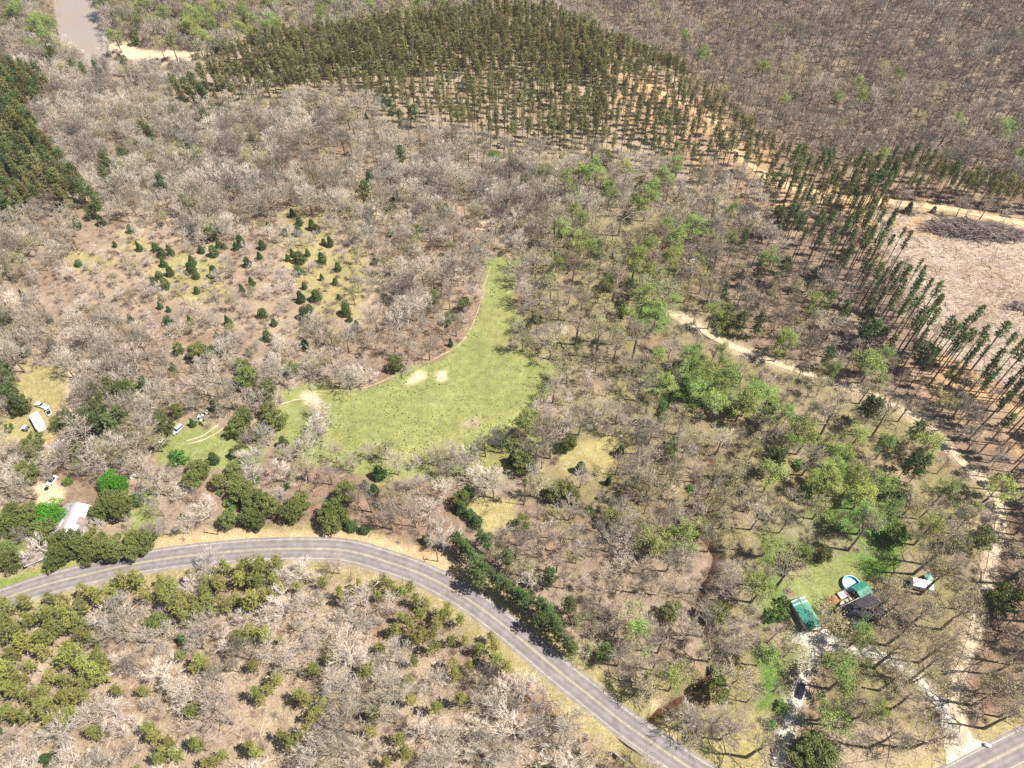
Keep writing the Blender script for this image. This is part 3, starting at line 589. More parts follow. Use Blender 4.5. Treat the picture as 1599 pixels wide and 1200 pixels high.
SW = '314,1033 402,1084 434,1063 470,1084 500,1111 470,1151 402,1175 338,1188 257,1172 236,1138 304,1158 226,1080 128,1087 111,1114 394,989 530,925 560,911 577,918 611,918 648,935 665,945 692,965 719,969 641,976 658,992 675,989 766,996 773,1009 706,1036 712,1053 732,1043 750,1016 564,1057 574,1047 547,1111 641,1094 682,1107 719,1094 625,1155 635,1175 581,1145 604,1192 648,1033 584,1114 420,1078 408,1095 478,1092 490,1120 505,1098 458,1160 440,1150 480,1140 390,1165 350,1180 325,1192 265,1160 250,1185 275,1180 245,1150 312,1165 322,1040 305,1045 600,905 630,925 640,915 655,960 700,955 680,975 650,1000 550,925 535,935 590,930 620,985'.split()
for s in SW:
    a, b = map(int, s.split(',')); put_px('pineO', a, b, R.uniform(7, 11), R.uniform(.85, 1.1), 2.0)
# clear ground: no trunks here (base pixels) / no crowns here (crown pixels)
OPEN = [FIELDV, CLEARCUT, [(735, 785), (815, 782), (810, 800), (815, 822), (755, 830), (735, 810)], [(35, 585), (108, 570), (122, 640), (100, 655), (95, 688), (30, 700), (-20, 690), (20, 660)], [(240, 700), (285, 672), (345, 672), (395, 700), (300, 712)],
        [(1240, 915), (1290, 875), (1380, 872), (1380, 940), (1375, 1000), (1290, 990), (1235, 985)], [(165, 64), (203, 71), (328, 81), (324, 98), (203, 91)], [(88, -60), (150, -60), (152, 10), (168, 60), (163, 80), (120, 85), (92, 60)],
        [(60, 755), (120, 745), (160, 745), (160, 800), (135, 840), (100, 835), (105, 790), (60, 790)], [(1232, 990), (1320, 990), (1325, 1020), (1262, 1030), (1232, 1008)], [(1415, 895), (1458, 900), (1458, 928), (1415, 920)]]
ROADCROWN = [(215, 866), (240, 850), (330, 832), (480, 838), (600, 842), (690, 872), (712, 900), (760, 935), (860, 1020), (1000, 1120), (1150, 1215), (990, 1210), (880, 1110), (800, 1035), (730, 985), (620, 905), (540, 885), (400, 872), (300, 880), (160, 905), (40, 935), (-80, 975), (-80, 930), (0, 905), (100, 885)]
OPEN.append(ROADCROWN)
OPEN.append([(1225, 1055), (1275, 1055), (1285, 1095), (1235, 1110)])
OPEN += [[(1430, 643), (1500, 700), (1562, 762), (1552, 792), (1480, 728), (1425, 672)], [(1050, 480), (1130, 522), (1300, 588), (1440, 652), (1440, 672), (1290, 606), (1120, 552), (1045, 512)], [(1540, 780), (1575, 780), (1575, 860), (1550, 960), (1520, 1010), (1505, 1100), (1470, 1095), (1500, 1010), (1530, 930), (1545, 860)],
         [(1285, 1010), (1262, 1080), (1225, 1200), (1200, 1200), (1240, 1050)], [(1310, 1005), (1370, 1012), (1430, 1045), (1470, 1090), (1450, 1095), (1410, 1050), (1360, 1028), (1310, 1018)],
         [(1290, 870), (1400, 870), (1410, 920), (1370, 990), (1300, 990), (1230, 980)], [(1010, 1110), (1060, 1080), (1060, 1120), (1020, 1150)], [(930, 330), (1000, 345), (990, 365), (930, 355)], [(860, 690), (960, 690), (960, 745), (880, 745)]]
OPEN.append([(1470, 1195), (1555, 1150), (1680, 1080), (1760, 1240), (1440, 1240)])
ZN = [  # (crown polygon, spacing, {species: weight}, brush density)
 ('plantation_far', [(330, 92), (400, 52), (530, 42), (600, 25), (700, 15), (760, 5), (860, 10), (900, 30), (1000, 75), (1060, 100), (1080, 125), (1000, 130), (900, 110), (800, 105), (600, 100), (400, 122), (300, 125)], 2.75, dict(pineP=1)),
 ('plantation', [(265, 120), (300, 125), (400, 122), (600, 100), (800, 105), (900, 110), (1000, 130), (1080, 125), (1120, 150), (1165, 190), (1200, 225), (1250, 250), (1200, 275), (1130, 250), (1100, 262), (1000, 235), (900, 220), (800, 225), (740, 200), (640, 185), (600, 160), (530, 140), (400, 145), (300, 158), (265, 150)], 3.95, dict(pineP=1)),
 ('roadside_pines', [(1165, 190), (1230, 225), (1290, 250), (1350, 245), (1420, 240), (1500, 265), (1599, 285), (1760, 320), (1760, 350), (1599, 318), (1480, 300), (1400, 300), (1400, 335), (1320, 345), (1240, 330), (1170, 285), (1140, 255)], 3.4, dict(pineT=.35, pineP=.65)),
 ('left_pines', [(-80, 60), (20, 95), (80, 125), (70, 145), (40, 160), (55, 190), (85, 235), (125, 275), (140, 290), (115, 318), (60, 310), (20, 335), (-80, 340)], 3.3, dict(pineP=.6, pineD=.4)),
 ('clearcut_pines', [(1180, 330), (1390, 340), (1440, 385), (1475, 440), (1505, 470), (1560, 520), (1620, 560), (1760, 700), (1700, 820), (1600, 780), (1540, 680), (1470, 610), (1400, 560), (1340, 480), (1290, 430), (1220, 380)], 4.1, dict(pineT=.68, bareB=.2, bareG=.08, pineD=.04)),
 ('river_woods', [(-120, -120), (900, -120), (760, 5), (600, 20), (350, 65), (330, 85), (200, 70), (160, 60), (150, 0), (90, 0), (95, 80), (-80, 60)], 4.8, dict(bareG=.32, bareW=.12, bareY=.26, leaf=.18, oak=.12)),
 ('hillside', [(860, -120), (1900, -120), (1900, 330), (1599, 285), (1420, 240), (1290, 250), (1200, 215), (1060, 100), (900, 25)], 4.7, dict(bareB=.7, bareG=.24, bareY=.06)),
 ('cedar_field', [(30, 430), (110, 380), (140, 335), (230, 345), (330, 365), (400, 330), (520, 320), (560, 345), (575, 400), (620, 470), (560, 520), (490, 500), (420, 545), (330, 520), (240, 540), (150, 480), (90, 500)], 5.6, dict(bareW=.85, bareY=.15)),
 ('northwest', [(80, 100), (300, 160), (600, 190), (760, 240), (780, 330), (600, 330), (330, 330), (160, 330), (50, 180)], 4.4, dict(bareW=.56, bareG=.34, bareY=.06, pineD=.02, cedar=.02)),
 ('drives', [(1270, 1040), (1340, 1020), (1400, 1050), (1460, 1110), (1480, 1180), (1400, 1220), (1230, 1220), (1240, 1120)], 8.5, dict(bareG=.35, tallB=.45, leaf=.1, bareY=.1)),
 ('southwest_pines', [(-100, 985), (35, 935), (220, 897), (300, 890), (380, 878), (475, 880), (470, 900), (440, 940), (290, 965), (260, 935), (200, 930), (145, 950), (150, 1000), (185, 1010), (140, 1090), (120, 1130), (-100, 1130)], 3.1, dict(pineO=.9, bareW=.1)),
 ('southwest_band', [(520, 885), (610, 900), (700, 948), (775, 1005), (790, 1050), (700, 1030), (640, 990), (560, 940), (430, 950), (430, 890)], 4.0, dict(pineO=.6, bareW=.4)),
 ('southwest', [(-150, 960), (500, 870), (620, 905), (760, 1000), (900, 1130), (1010, 1300), (-150, 1300)], 4.6, dict(bareW=.66, bareG=.16, pineO=.13, oak=.02, cedar=.03)),
 ('road_north', [(230, 690), (420, 690), (700, 745), (720, 860), (480, 840), (240, 840), (190, 740)], 5.2, dict(bareW=.6, bareG=.22, bareY=.06, cedar=.06, oak=.06)),
 ('east_woods', [(1140, 350), (1400, 500), (1560, 700), (1545, 760), (1400, 650), (1130, 530), (1090, 440)], 5.2, dict(bareB=.42, bareG=.42, bareY=.08, pineD=.05, leaf=.03)),
 ('far_east', [(1560, 760), (1760, 700), (1760, 1250), (1530, 1130), (1530, 960)], 5.4, dict(tallB=.35, bareB=.65)),
 ('glade', [(1030, 560), (1200, 570), (1260, 640), (1400, 680), (1430, 860), (1320, 870), (1180, 900), (1190, 780), (1200, 680), (1040, 650)], 7.8, dict(leaf=.42, bareY=.22, bareG=.18, oak=.05, tallB=.13)),
 ('glade', [(980, 390), (1070, 390), (1080, 520), (1000, 540)], 8.0, dict(leaf=.25, bareY=.3, bareG=.3, tallB=.15)),
 ('creek_green', [(850, 330), (1090, 340), (1120, 520), (1400, 640), (1550, 780), (1520, 1130), (1400, 1250), (1180, 1250), (1150, 900), (1080, 700), (960, 620), (880, 540)], 6.2, dict(bareG=.38, bareY=.26, tallB=.15, leaf=.13, bareB=.04, pineD=.02, oak=.02)),
 ('creek_woods', [(770, 700), (960, 620), (1080, 700), (1150, 900), (1180, 1250), (1000, 1150), (860, 1010), (720, 860)], 4.9, dict(bareG=.5, bareW=.22, bareY=.17, leaf=.03, bareB=.02, oak=.03, cedar=.03)),
]
DEFAULT = ('woods', None, 4.7, dict(bareW=.46, bareG=.38, bareY=.08, cedar=.04, oak=.04))
def zone(px, py):
    for z in ZN:
        if inp1(px, py, z[1]): return z
    return DEFAULT
def weighted(w):
    t = R.random()*sum(w.values())
    for k, v in w.items():
        t -= v
        if t <= 0: return k
    return k
cand = []
NC = 120000
cx_ = NR.uniform(-395, 395, NC); cy_ = NR.uniform(12, 590, NC)
px_, py_, _ = projv(cx_, cy_, hz(cx_, cy_))
okc = (px_ > -90) & (px_ < 1690) & (py_ > -60) & (py_ < 1290)
dr = dist_line(cx_, cy_, ROAD[::2]); dr2 = dist_line(cx_, cy_, ROAD2[::2]); dd = dist_line(cx_, cy_, DRIVE); dd2 = dist_line(cx_, cy_, DRIVE2); dt = dist_line(cx_, cy_, DIRT[::2]); do = dist_line(cx_, cy_, ORANGE[::2]); dc = np.minimum(dist_line(cx_, cy_, CREEK), dist_line(cx_, cy_, CREEK2))
okc &= (dr > 7.5) & (dr2 > 7.5) & (dd > 5.2) & (dd2 > 4.2) & (dt > 3.4) & (do > 3.6) & (dc > 1.7)
inR = inpoly(px_, py_, RIVER); okc &= ~inR
def zone_ids(ax, ay):
    r = np.full(ax.shape, len(ZN))
    for k in range(len(ZN)-1, -1, -1): r[inpoly(ax, ay, ZN[k][1])] = k
    return r
ZALL = ZN+[DEFAULT]
for q in OPEN: okc &= ~inpoly(px_, py_, q)
cx_, cy_, px_, py_ = cx_[okc], cy_[okc], px_[okc], py_[okc]
gz = hz(cx_, cy_); qx, qy, _ = projv(cx_, cy_, gz+8); zi = zone_ids(qx, qy)
sps = np.empty(len(cx_), object); hh = np.zeros(len(cx_)); fr = np.zeros(len(cx_))
for i in range(len(cx_)):
    z = ZALL[zi[i]]; sp = weighted(z[3]); sps[i] = sp; hh[i] = R.uniform(*SPEC[sp])*(.68 if z[0] == 'cedar_field' else 1.22 if z[0] == 'southwest_pines' and sp == 'pineO' else 1); fr[i] = .75 if sp in ('pineT', 'pineP') else .6
qx, qy, _ = projv(cx_, cy_, gz+hh*fr); ok2 = zone_ids(qx, qy) == zi
for k, q in enumerate(OPEN):
    m_ = inpoly(qx, qy, q)
    if k == 1: m_ &= zi != [z[0] for z in ZN].index('clearcut_pines')
    ok2 &= ~m_
vn = .6*vnoise(cx_, cy_, 24, 3)+.4*vnoise(cx_, cy_, 9, 5); PATCHY = ('cedar_field', 'southwest', 'road_north', 'creek_green', 'woods', 'glade', 'creek_woods', 'plantation')
for i in np.nonzero(ok2)[0]:
    x, y = float(cx_[i]), float(cy_[i]); z = ZALL[zi[i]]; sp = sps[i]
    s = z[2]*R.uniform(.85, 1.15)*(1+(1.1 if z[0] in PATCHY else .45)*(float(vn[i])-.45))
    if near(x, y, s): continue
    put(sp, x, y, float(hh[i]), None, 0)
# brush and low bushes
BR = []
NBR = 26000
bx = NR.uniform(-360, 360, NBR); by = NR.uniform(20, 520, NBR); bpx, bpy_, _ = projv(bx, by, hz(bx, by))
okb = (bpx > -40) & (bpx < 1640) & (bpy_ > -20) & (bpy_ < 1240)
for L, q in ((ROAD[::2], 7), (ROAD2[::2], 7), (DRIVE, 2.4), (DRIVE2, 2.2), (DIRT[::2], 2.6), (ORANGE[::2], 5), (CREEK, 2), (TRACK, 1.2)): okb &= dist_line(bx, by, L) > q
okb &= ~inpoly(bpx, bpy_, RIVER)
for q in OPEN: okb &= ~inpoly(bpx, bpy_, q)
kk = vnoise(bx, by, 12, 2); thr = np.where((bpx > 280) & (bpx < 1250) & (bpy_ < 260) & (bpy_ > 40), .75, .45); okb &= kk > thr
for i in np.nonzero(okb)[0]: BR.append((float(bx[i]), float(by[i])))
BUSHZ = [([(985, 400), (1060, 400), (1070, 470), (1040, 520), (990, 500)], .3), ([(1000, 590), (1090, 560), (1190, 590), (1230, 650), (1120, 650), (1010, 640)], .95), ([(1180, 1020), (1245, 1020), (1225, 1120), (1190, 1170), (1170, 1100)], .9), ([(1150, 880), (1215, 850), (1240, 960), (1200, 1000), (1160, 940)], .55),
         ([(1250, 680), (1340, 690), (1400, 800), (1380, 860), (1180, 880), (1180, 800)], .16), ([(600, 290), (625, 310), (628, 360), (610, 372), (600, 330)], .9), ([(400, -20), (640, -20), (560, 30), (430, 40), (340, 60), (200, 60), (165, 30), (165, -20)], .35), ([(230, 690), (420, 700), (700, 760), (700, 850), (240, 840)], .05), ([(860, 600), (1150, 700), (1120, 1100), (900, 980)], .04)]
for i in range(NBR):
    X_, Y_ = float(bpx[i]), float(bpy_[i])
    for q, pr in BUSHZ:
        if inp1(X_, Y_, q):
            if R.random() < pr*.45 and not near(float(bx[i]), float(by[i]), 1.6): put('bush', float(bx[i]), float(by[i]), R.uniform(1.3, 3.4), R.uniform(.9, 1.6), 0)
            break

# ---- which are built one by one (the 290 of each kind that show largest), the rest as one mass per kind
WHERE = [  # landmark regions for the labels (crown pixels)
 ('in the wood below the road bend, far left', [(-200, 900), (170, 890), (170, 1300), (-200, 1300)]), ('in the wood under the road bend', [(170, 880), (420, 870), (420, 1050), (170, 1050)]),
 ('in the wood at the lower left edge', [(170, 1050), (420, 1050), (420, 1300), (170, 1300)]), ('in the wood inside the road curve', [(420, 870), (800, 870), (800, 1050), (420, 1050)]),
 ('in the lower wood left of the bare bank', [(420, 1050), (660, 1050), (660, 1300), (420, 1300)]), ('beside the eroded bank of the road', [(660, 1000), (1000, 1000), (1000, 1300), (660, 1300)]),
 ('between the road and the creek pool', [(880, 1000), (1100, 1000), (1100, 1300), (880, 1300)]), ('uphill of the road, left of the creek', [(680, 860), (1100, 860), (1100, 1010), (680, 1010)]),
 ('beside the driveway with the black car', [(1100, 1020), (1330, 1020), (1330, 1300), (1100, 1300)]), ('between the two gravel drives', [(1330, 1010), (1480, 1010), (1480, 1130), (1330, 1130)]),
 ('by the gravel turnout at the side road', [(1330, 1130), (1700, 1050), (1700, 1300), (1330, 1300)]), ('behind the dark-roofed house', [(1370, 930), (1540, 930), (1540, 1060), (1370, 1060)]),
 ('around the round pool and green shed', [(1200, 870), (1400, 870), (1400, 1030), (1200, 1030)]), ('near the long white trailer', [(1380, 800), (1540, 800), (1540, 940), (1380, 940)]),
 ('right of the dirt lane', [(1520, 700), (1800, 700), (1800, 1150), (1520, 1150)]), ('on the creek bank above the drive', [(1060, 700), (1220, 700), (1220, 1030), (1060, 1030)]),
 ('in the green valley above the house', [(1200, 640), (1400, 640), (1400, 880), (1200, 880)]), ('along the dirt lane in the valley', [(1050, 480), (1560, 520), (1560, 760), (1050, 640)]),
 ('along the edge of the clearcut', [(1300, 330), (1800, 330), (1800, 760), (1300, 620)]), ('around the small yellow clearing', [(690, 730), (860, 730), (860, 870), (690, 870)]),
 ('below the green meadow, above the road', [(360, 690), (760, 690), (760, 880), (360, 880)]), ('near the patched-roof house', [(-100, 720), (260, 720), (260, 920), (-100, 920)]),
 ('near the parked white cars', [(-100, 560), (240, 560), (240, 740), (-100, 740)]), ('around the grassy track with the silver wagon', [(220, 600), (440, 600), (440, 780), (220, 780)]),
 ('at the right edge of the meadow', [(780, 380), (1060, 380), (1060, 720), (780, 720)]), ('in the grove right of the meadow', [(860, 680), (1100, 680), (1100, 880), (860, 880)]),
 ('along the left edge of the meadow', [(500, 400), (800, 400), (720, 620), (480, 640)]), ('on the old pasture of small cedars', [(60, 320), (620, 320), (620, 540), (60, 540)]),
 ('in the thinned plantation', [(260, 90), (1170, 90), (1170, 270), (260, 270)]), ('in the upper right hillside wood', [(1100, -100), (1800, -100), (1800, 330), (1100, 230)]),
 ('in the woodland above the meadow', [(600, 230), (1300, 230), (1300, 420), (600, 420)]), ('in the river woods', [(-100, -100), (1100, -100), (1100, 110), (-100, 110)]),
 ('in the middle left woods', [(-100, 400), (520, 400), (520, 700), (-100, 700)]), ('in the far left woods', [(-100, 100), (620, 100), (620, 420), (-100, 420)])]
LOOK = dict(bareW='pale bare', bareG='grey bare', bareB='brown bare', bareY='budding', tallB='tall dark-limbed bare', leaf='fresh green', bright='vivid green', oak='rounded olive', pineP='slender', pineT='tall thin-crowned', pineO='olive', pineD='dark full', cedar='dark', bush='leafy green')
NOUN = {'bare tree': 'tree', 'pine tree': 'pine', 'green tree': 'tree', 'evergreen tree': 'evergreen', 'cedar': 'cedar', 'bush': 'bush'}
NAME = {'bare tree': 'bare_tree', 'pine tree': 'pine_tree', 'green tree': 'leafy_tree', 'evergreen tree': 'evergreen_tree', 'cedar': 'cedar_tree', 'bush': 'bush'}
bykind = {}
for p in PL:
    sp, x, y, h, wf, rot = p; g = H1(x, y); a, b, w = projv(x, y, g+h*.6)
    vis = -15 < a < 1614 and -15 < b < 1215
    bykind.setdefault(CAT[sp], []).append((h/w*(1.0 if vis else 0.0), vis, a, b, p))
ORD = {2: ['left', 'right']}
ORDW = ['first', 'second', 'third', 'fourth', 'fifth', 'sixth', 'seventh', 'eighth', 'ninth', 'tenth']
COUNTW = ['', 'one', 'two', 'three', 'four', 'five', 'six', 'seven', 'eight', 'nine', 'ten', 'eleven', 'twelve', 'thirteen', 'fourteen', 'fifteen', 'sixteen', 'seventeen', 'eighteen', 'nineteen', 'twenty']
def dup_tree(sp, x, y, h, wf, rot, label, group, cat):
    a, b, idx, H = R.choice(PROTO[sp]); s = h/H
    e = bpy.data.objects.new(NAME[cat], None); C.objects.link(e); e.location = (x, y, H1(x, y)); e.rotation_euler = (0, 0, rot); e.scale = (s*wf, s*wf, s); e.empty_display_size = .5
    e['label'] = label; e['category'] = cat; e['group'] = group
    for nm, me in (('trunk', a), ('crown', b)):
        o = bpy.data.objects.new(nm, me); C.objects.link(o); o.parent = e
GNT = None
def instancer(name, pts, label, cat, protos):
    """one 'stuff' object: points carrying rotation, scale and a pick of the plant, instanced by geometry nodes"""
    col = bpy.data.collections.new(name+'_source')
    used = sorted(set(p[3] for p in pts)); order = {}
    for k, i in enumerate(used):
        o = bpy.data.objects.new('src_%s_%03d' % (name, k), PROTO_ALL[i]); col.objects.link(o); order[i] = k
    me = bpy.data.meshes.new(name); me.from_pydata([p[0] for p in pts], [], [])
    at = me.attributes.new('rot', 'FLOAT_VECTOR', 'POINT'); at.data.foreach_set('vector', np.array([(0, 0, p[1]) for p in pts], np.float32).ravel())
    at = me.attributes.new('scl', 'FLOAT_VECTOR', 'POINT'); at.data.foreach_set('vector', np.array([p[2] for p in pts], np.float32).ravel())
    at = me.attributes.new('pick', 'INT', 'POINT'); at.data.foreach_set('value', np.array([order[p[3]] for p in pts], np.int32))
    o = bpy.data.objects.new(name, me); C.objects.link(o); tag(o, label, cat, None, 'stuff')
    g = bpy.data.node_groups.new(name, 'GeometryNodeTree'); g.interface.new_socket('Geometry', in_out='INPUT', socket_type='NodeSocketGeometry'); g.interface.new_socket('Geometry', in_out='OUTPUT', socket_type='NodeSocketGeometry')
    N = g.nodes; L = g.links; gi = N.new('NodeGroupInput'); go = N.new('NodeGroupOutput'); ip = N.new('GeometryNodeInstanceOnPoints'); ci = N.new('GeometryNodeCollectionInfo')
    ci.inputs['Collection'].default_value = col; ci.inputs['Separate Children'].default_value = True; ci.inputs['Reset Children'].default_value = True
    L.new(gi.outputs[0], ip.inputs['Points']); L.new(ci.outputs[0], ip.inputs['Instance']); ip.inputs['Pick Instance'].default_value = True
    def attr(n, t):
        a = N.new('GeometryNodeInputNamedAttribute'); a.data_type = t; a.inputs['Name'].default_value = n; return a
    L.new(attr('pick', 'INT').outputs['Attribute'], ip.inputs['Instance Index']); L.new(attr('rot', 'FLOAT_VECTOR').outputs['Attribute'], ip.inputs['Rotation']); L.new(attr('scl', 'FLOAT_VECTOR').outputs['Attribute'], ip.inputs['Scale'])
    L.new(ip.outputs[0], go.inputs[0]); md = o.modifiers.new('scatter', 'NODES'); md.node_group = g
MASS = {'bare tree': ('bare_woods', 'bare grey and brown hardwoods merging into woods behind the nearer trees', 'woods'), 'pine tree': ('pine_plantation', 'slender planted pines massed across the far hillside and left edge', 'pine plantation'),
        'green tree': ('leafing_woods', 'fresh green trees scattered far off in the woods', 'woods'), 'evergreen tree': ('evergreen_thicket', 'small evergreens scattered through the far woods', 'thicket'), 'cedar': ('cedar_thicket', 'small dark cedars scattered among far bare trees', 'thicket'), 'bush': ('bushes', 'low green bushes spreading in the valley and by the river', 'bushes')}
MAXI = {'bush': 90}
for cat, L in bykind.items():
    L.sort(key=lambda q: -q[0]); n = MAXI.get(cat, 290)
    one = [q for q in L[:n] if q[1]]; rest = [q for q in L if q not in one] if len(L) < 1500 else L[len(one):]
    groups = {}
    for q in one:
        sp, x, y, h, wf, rot = q[4]; lo, hi = SPEC[sp]; t = (h-lo)/(hi-lo)
        w = next((nm for nm, poly in WHERE if inp1(q[2], q[3], poly)), 'in the middle left woods')
        size = 'large' if t > .66 else ('small' if t < .33 else 'medium-sized')
        groups.setdefault((w, sp, size), []).append(q)
    for (w, sp, size), qs in groups.items():
        base = '%s %s %s %s' % (size, LOOK[sp], NOUN[cat], w); qs.sort(key=lambda q: q[2]); m = len(qs)
        for i, q in enumerate(qs):
            if m == 1: lab = base
            elif m <= 20:
                o_ = ('left' if i == 0 else 'right') if m == 2 else ('leftmost' if i == 0 else 'rightmost' if i == m-1 else 'middle' if m == 3 else ORDW[i]+' from left' if i < m/2 else ORDW[m-1-i]+' from right')
                lab = base+', %s of %s' % (o_, COUNTW[m])
            else: lab = base
            ws = lab.split()
            if len(ws) > 16: lab = lab.replace(' of '+COUNTW[m], '') if m <= 20 else lab
            if len(lab.split()) > 16: lab = lab.replace('from left', 'along').replace('with the black car', 'with car')
            dup_tree(*q[4], lab, cat+'s '+w, cat)
    if rest:
        pts = []
        for q in rest:
            sp, x, y, h, wf, rot = q[4]; _a, _b, idx, H = R.choice(PROTO[sp]); s = h/H
            pts.append(((x, y, H1(x, y)), rot, (s*wf, s*wf, s), idx))
        nm, lb, ct = MASS[cat]; instancer(nm, pts, lb, ct, None)
    print('KIND', cat, len(L), 'things', len(one), 'mass', len(rest))
pts = []
for x, y in BR:
    _a, _b, idx, H = R.choice(PROTO['brush']); s = R.uniform(.6, 1.3); pts.append(((x, y, H1(x, y)), R.uniform(0, 6.28), (s*1.2, s*1.2, s*.8), idx))
instancer('undergrowth', pts, 'low brown brush and saplings under the bare trees', 'undergrowth', None)
pts = []
for i in range(9000):
    a_, b_ = R.uniform(420, 885), R.uniform(400, 745)
    if not inp1(a_, b_, FIELD) or R.random() < .35: continue
    x, y, z = G(a_, b_)
    if float(vnoise(x, y, 11, 1)) < R.uniform(.25, .75): continue
    _a, _b, idx, H = R.choice(PROTO['bush']); q = R.uniform(.03, .1)
    if any(inp1(a_, b_, g_[1]) for g_ in GZ if g_[0] == SAND): continue
    pts.append(((x, y, z), R.uniform(0, 6.28), (q*2, q*2, q), idx))
instancer('meadow_weeds', pts, 'low green weeds and tufts across the meadow', 'weeds', None)

# fallen sticks in the woods, slash on the clearcut
def sticks(name, n, test, col, label, cat, L0, L1, r0, seed, zup=.1, ang=None):
    rr = random.Random(seed); mb = MB(); k = 0; tries = 0
    while k < n and tries < n*30:
        tries += 1; a, b = rr.uniform(*test[0]), rr.uniform(*test[1])
        if not inp1(a, b, test[2]): continue
        x, y, z = G(a, b); an = rr.uniform(0, 3.14) if ang is None or rr.random() < .45 else rr.gauss(ang, .35); L = rr.uniform(L0, L1)*(2 if rr.random() < .08 else 1)
        p = V3(x, y, z+zup+rr.uniform(0, .15)); q = p+V3(math.cos(an)*L, math.sin(an)*L, rr.uniform(-.1, .25)); r = r0*rr.uniform(.5, 1.5); m_ = rr.randrange(3)
        mb.tube([p, p.lerp(q, .5)+V3(rr.uniform(-.1, .1)*L*.5, rr.uniform(-.1, .1)*L*.5, 0), q], [r, r*.8, r*.3], 3, m=m_); k += 1
    o = mb.build(name, col); tag(o, label, cat, None, 'stuff')
st = [mat('bleached_wood', (.62, .54, .45), .9, .2), mat('weathered_wood', (.36, .28, .22), .9, .2), mat('dark_wood', (.14, .10, .08), .9, .2)]
sticks('logging_debris', 5200, ((1370, 1640), (330, 660), CLEARCUT), st, 'bleached branches and slash littering the clearcut', 'logging debris', .8, 3.6, .07, 3, ang=.3)
sticks('fallen_branches', 2600, ((0, 1000), (860, 1200), [(0, 960), (150, 920), (480, 880), (620, 905), (760, 1000), (960, 1200), (0, 1200)]), st, 'pale fallen branches on the floor of the lower wood', 'fallen branches', .8, 3.0, .05, 5)

PILE1 = mat('grey_logs', (.19, .15, .135), .95, .3); PILE2 = mat('dark_branches', (.10, .07, .06), .95, .3)
def pile(name, cpx, rx, ry, h, n, L0, L1, label, seed, rz=0):
    x, y, z = G(*cpx); e = empty(name, (x, y, z), rz, label=label, cat='brush pile'); rr = random.Random(seed)
    lg = MB(); tw = MB(); sp_ = MB()
    for i in range(n):
        u, v = rr.gauss(0, .42), rr.gauss(0, .42)
        if u*u+v*v > 1: continue
        c = V3(u*rx, v*ry, h*(1-u*u-v*v)*rr.random()); an = rr.gauss(-.15 if u < 0 else .3, .6); L = rr.uniform(L0, L1); d = V3(math.cos(an), math.sin(an), rr.gauss(0, .2))*L*.5
        t = rr.random()
        if t < .25: lg.tube([c-d, c, c+d], [.24, .2, .12], 5)
        elif t < .85: tw.tube([c-d, c+V3(0, 0, .2), c+d], [.09, .07, .02], 3)
        else: sp_.tube([c-d*.8, c+V3(0, 0, .15), c+d*.8], [.1, .08, .03], 3)
    lg.build('logs', PILE1, e); tw.build('branches', PILE2, e); sp_.build('bleached_branches', st[1], e)
    for ch in e.children: ch['kind'] = 'stuff'
pile('brush_pile', (1520, 362), 26, 8.5, 3.6, 1500, 3, 9, 'long dark pile of cut brush and logs on the clearcut below the orange road', 4, -.12)
pile('brush_pile', (1590, 480), 6, 3.5, 1.8, 150, 2, 5, 'small dark brush heap at the right edge of the clearcut', 9)

# ------------------------------------------------------------------ buildings
def frame(p1, p2):
    """centre, heading and length of a thing whose ends are seen at two ground pixels"""
    a = G(*p1); b = G(*p2); return ((a[0]+b[0])/2, (a[1]+b[1])/2, max(a[2], b[2])), math.atan2(b[1]-a[1], b[0]-a[0]), math.hypot(b[0]-a[0], b[1]-a[1])
def seam_mat(name, col, axis=1, sc=2.2, rough=.45, metal=.0, var=.12):
    m = mat(name, col, rough, var, .5, spec=.35); t = m.node_tree; N = t.nodes; L = t.links; tc = N.new('ShaderNodeTexCoord'); w = N.new('ShaderNodeTexWave'); w.bands_direction = 'XYZ'[axis] if False else ('X' if axis == 0 else 'Y')
    w.inputs['Scale'].default_value = sc; L.new(tc.outputs['Object'], w.inputs['Vector']); b = N.new('ShaderNodeBump'); b.inputs['Strength'].default_value = .5; b.inputs['Distance'].default_value = .06
    L.new(w.outputs['Fac'], b.inputs['Height']); L.new(b.outputs[0], N['Principled BSDF'].inputs['Normal']); return m
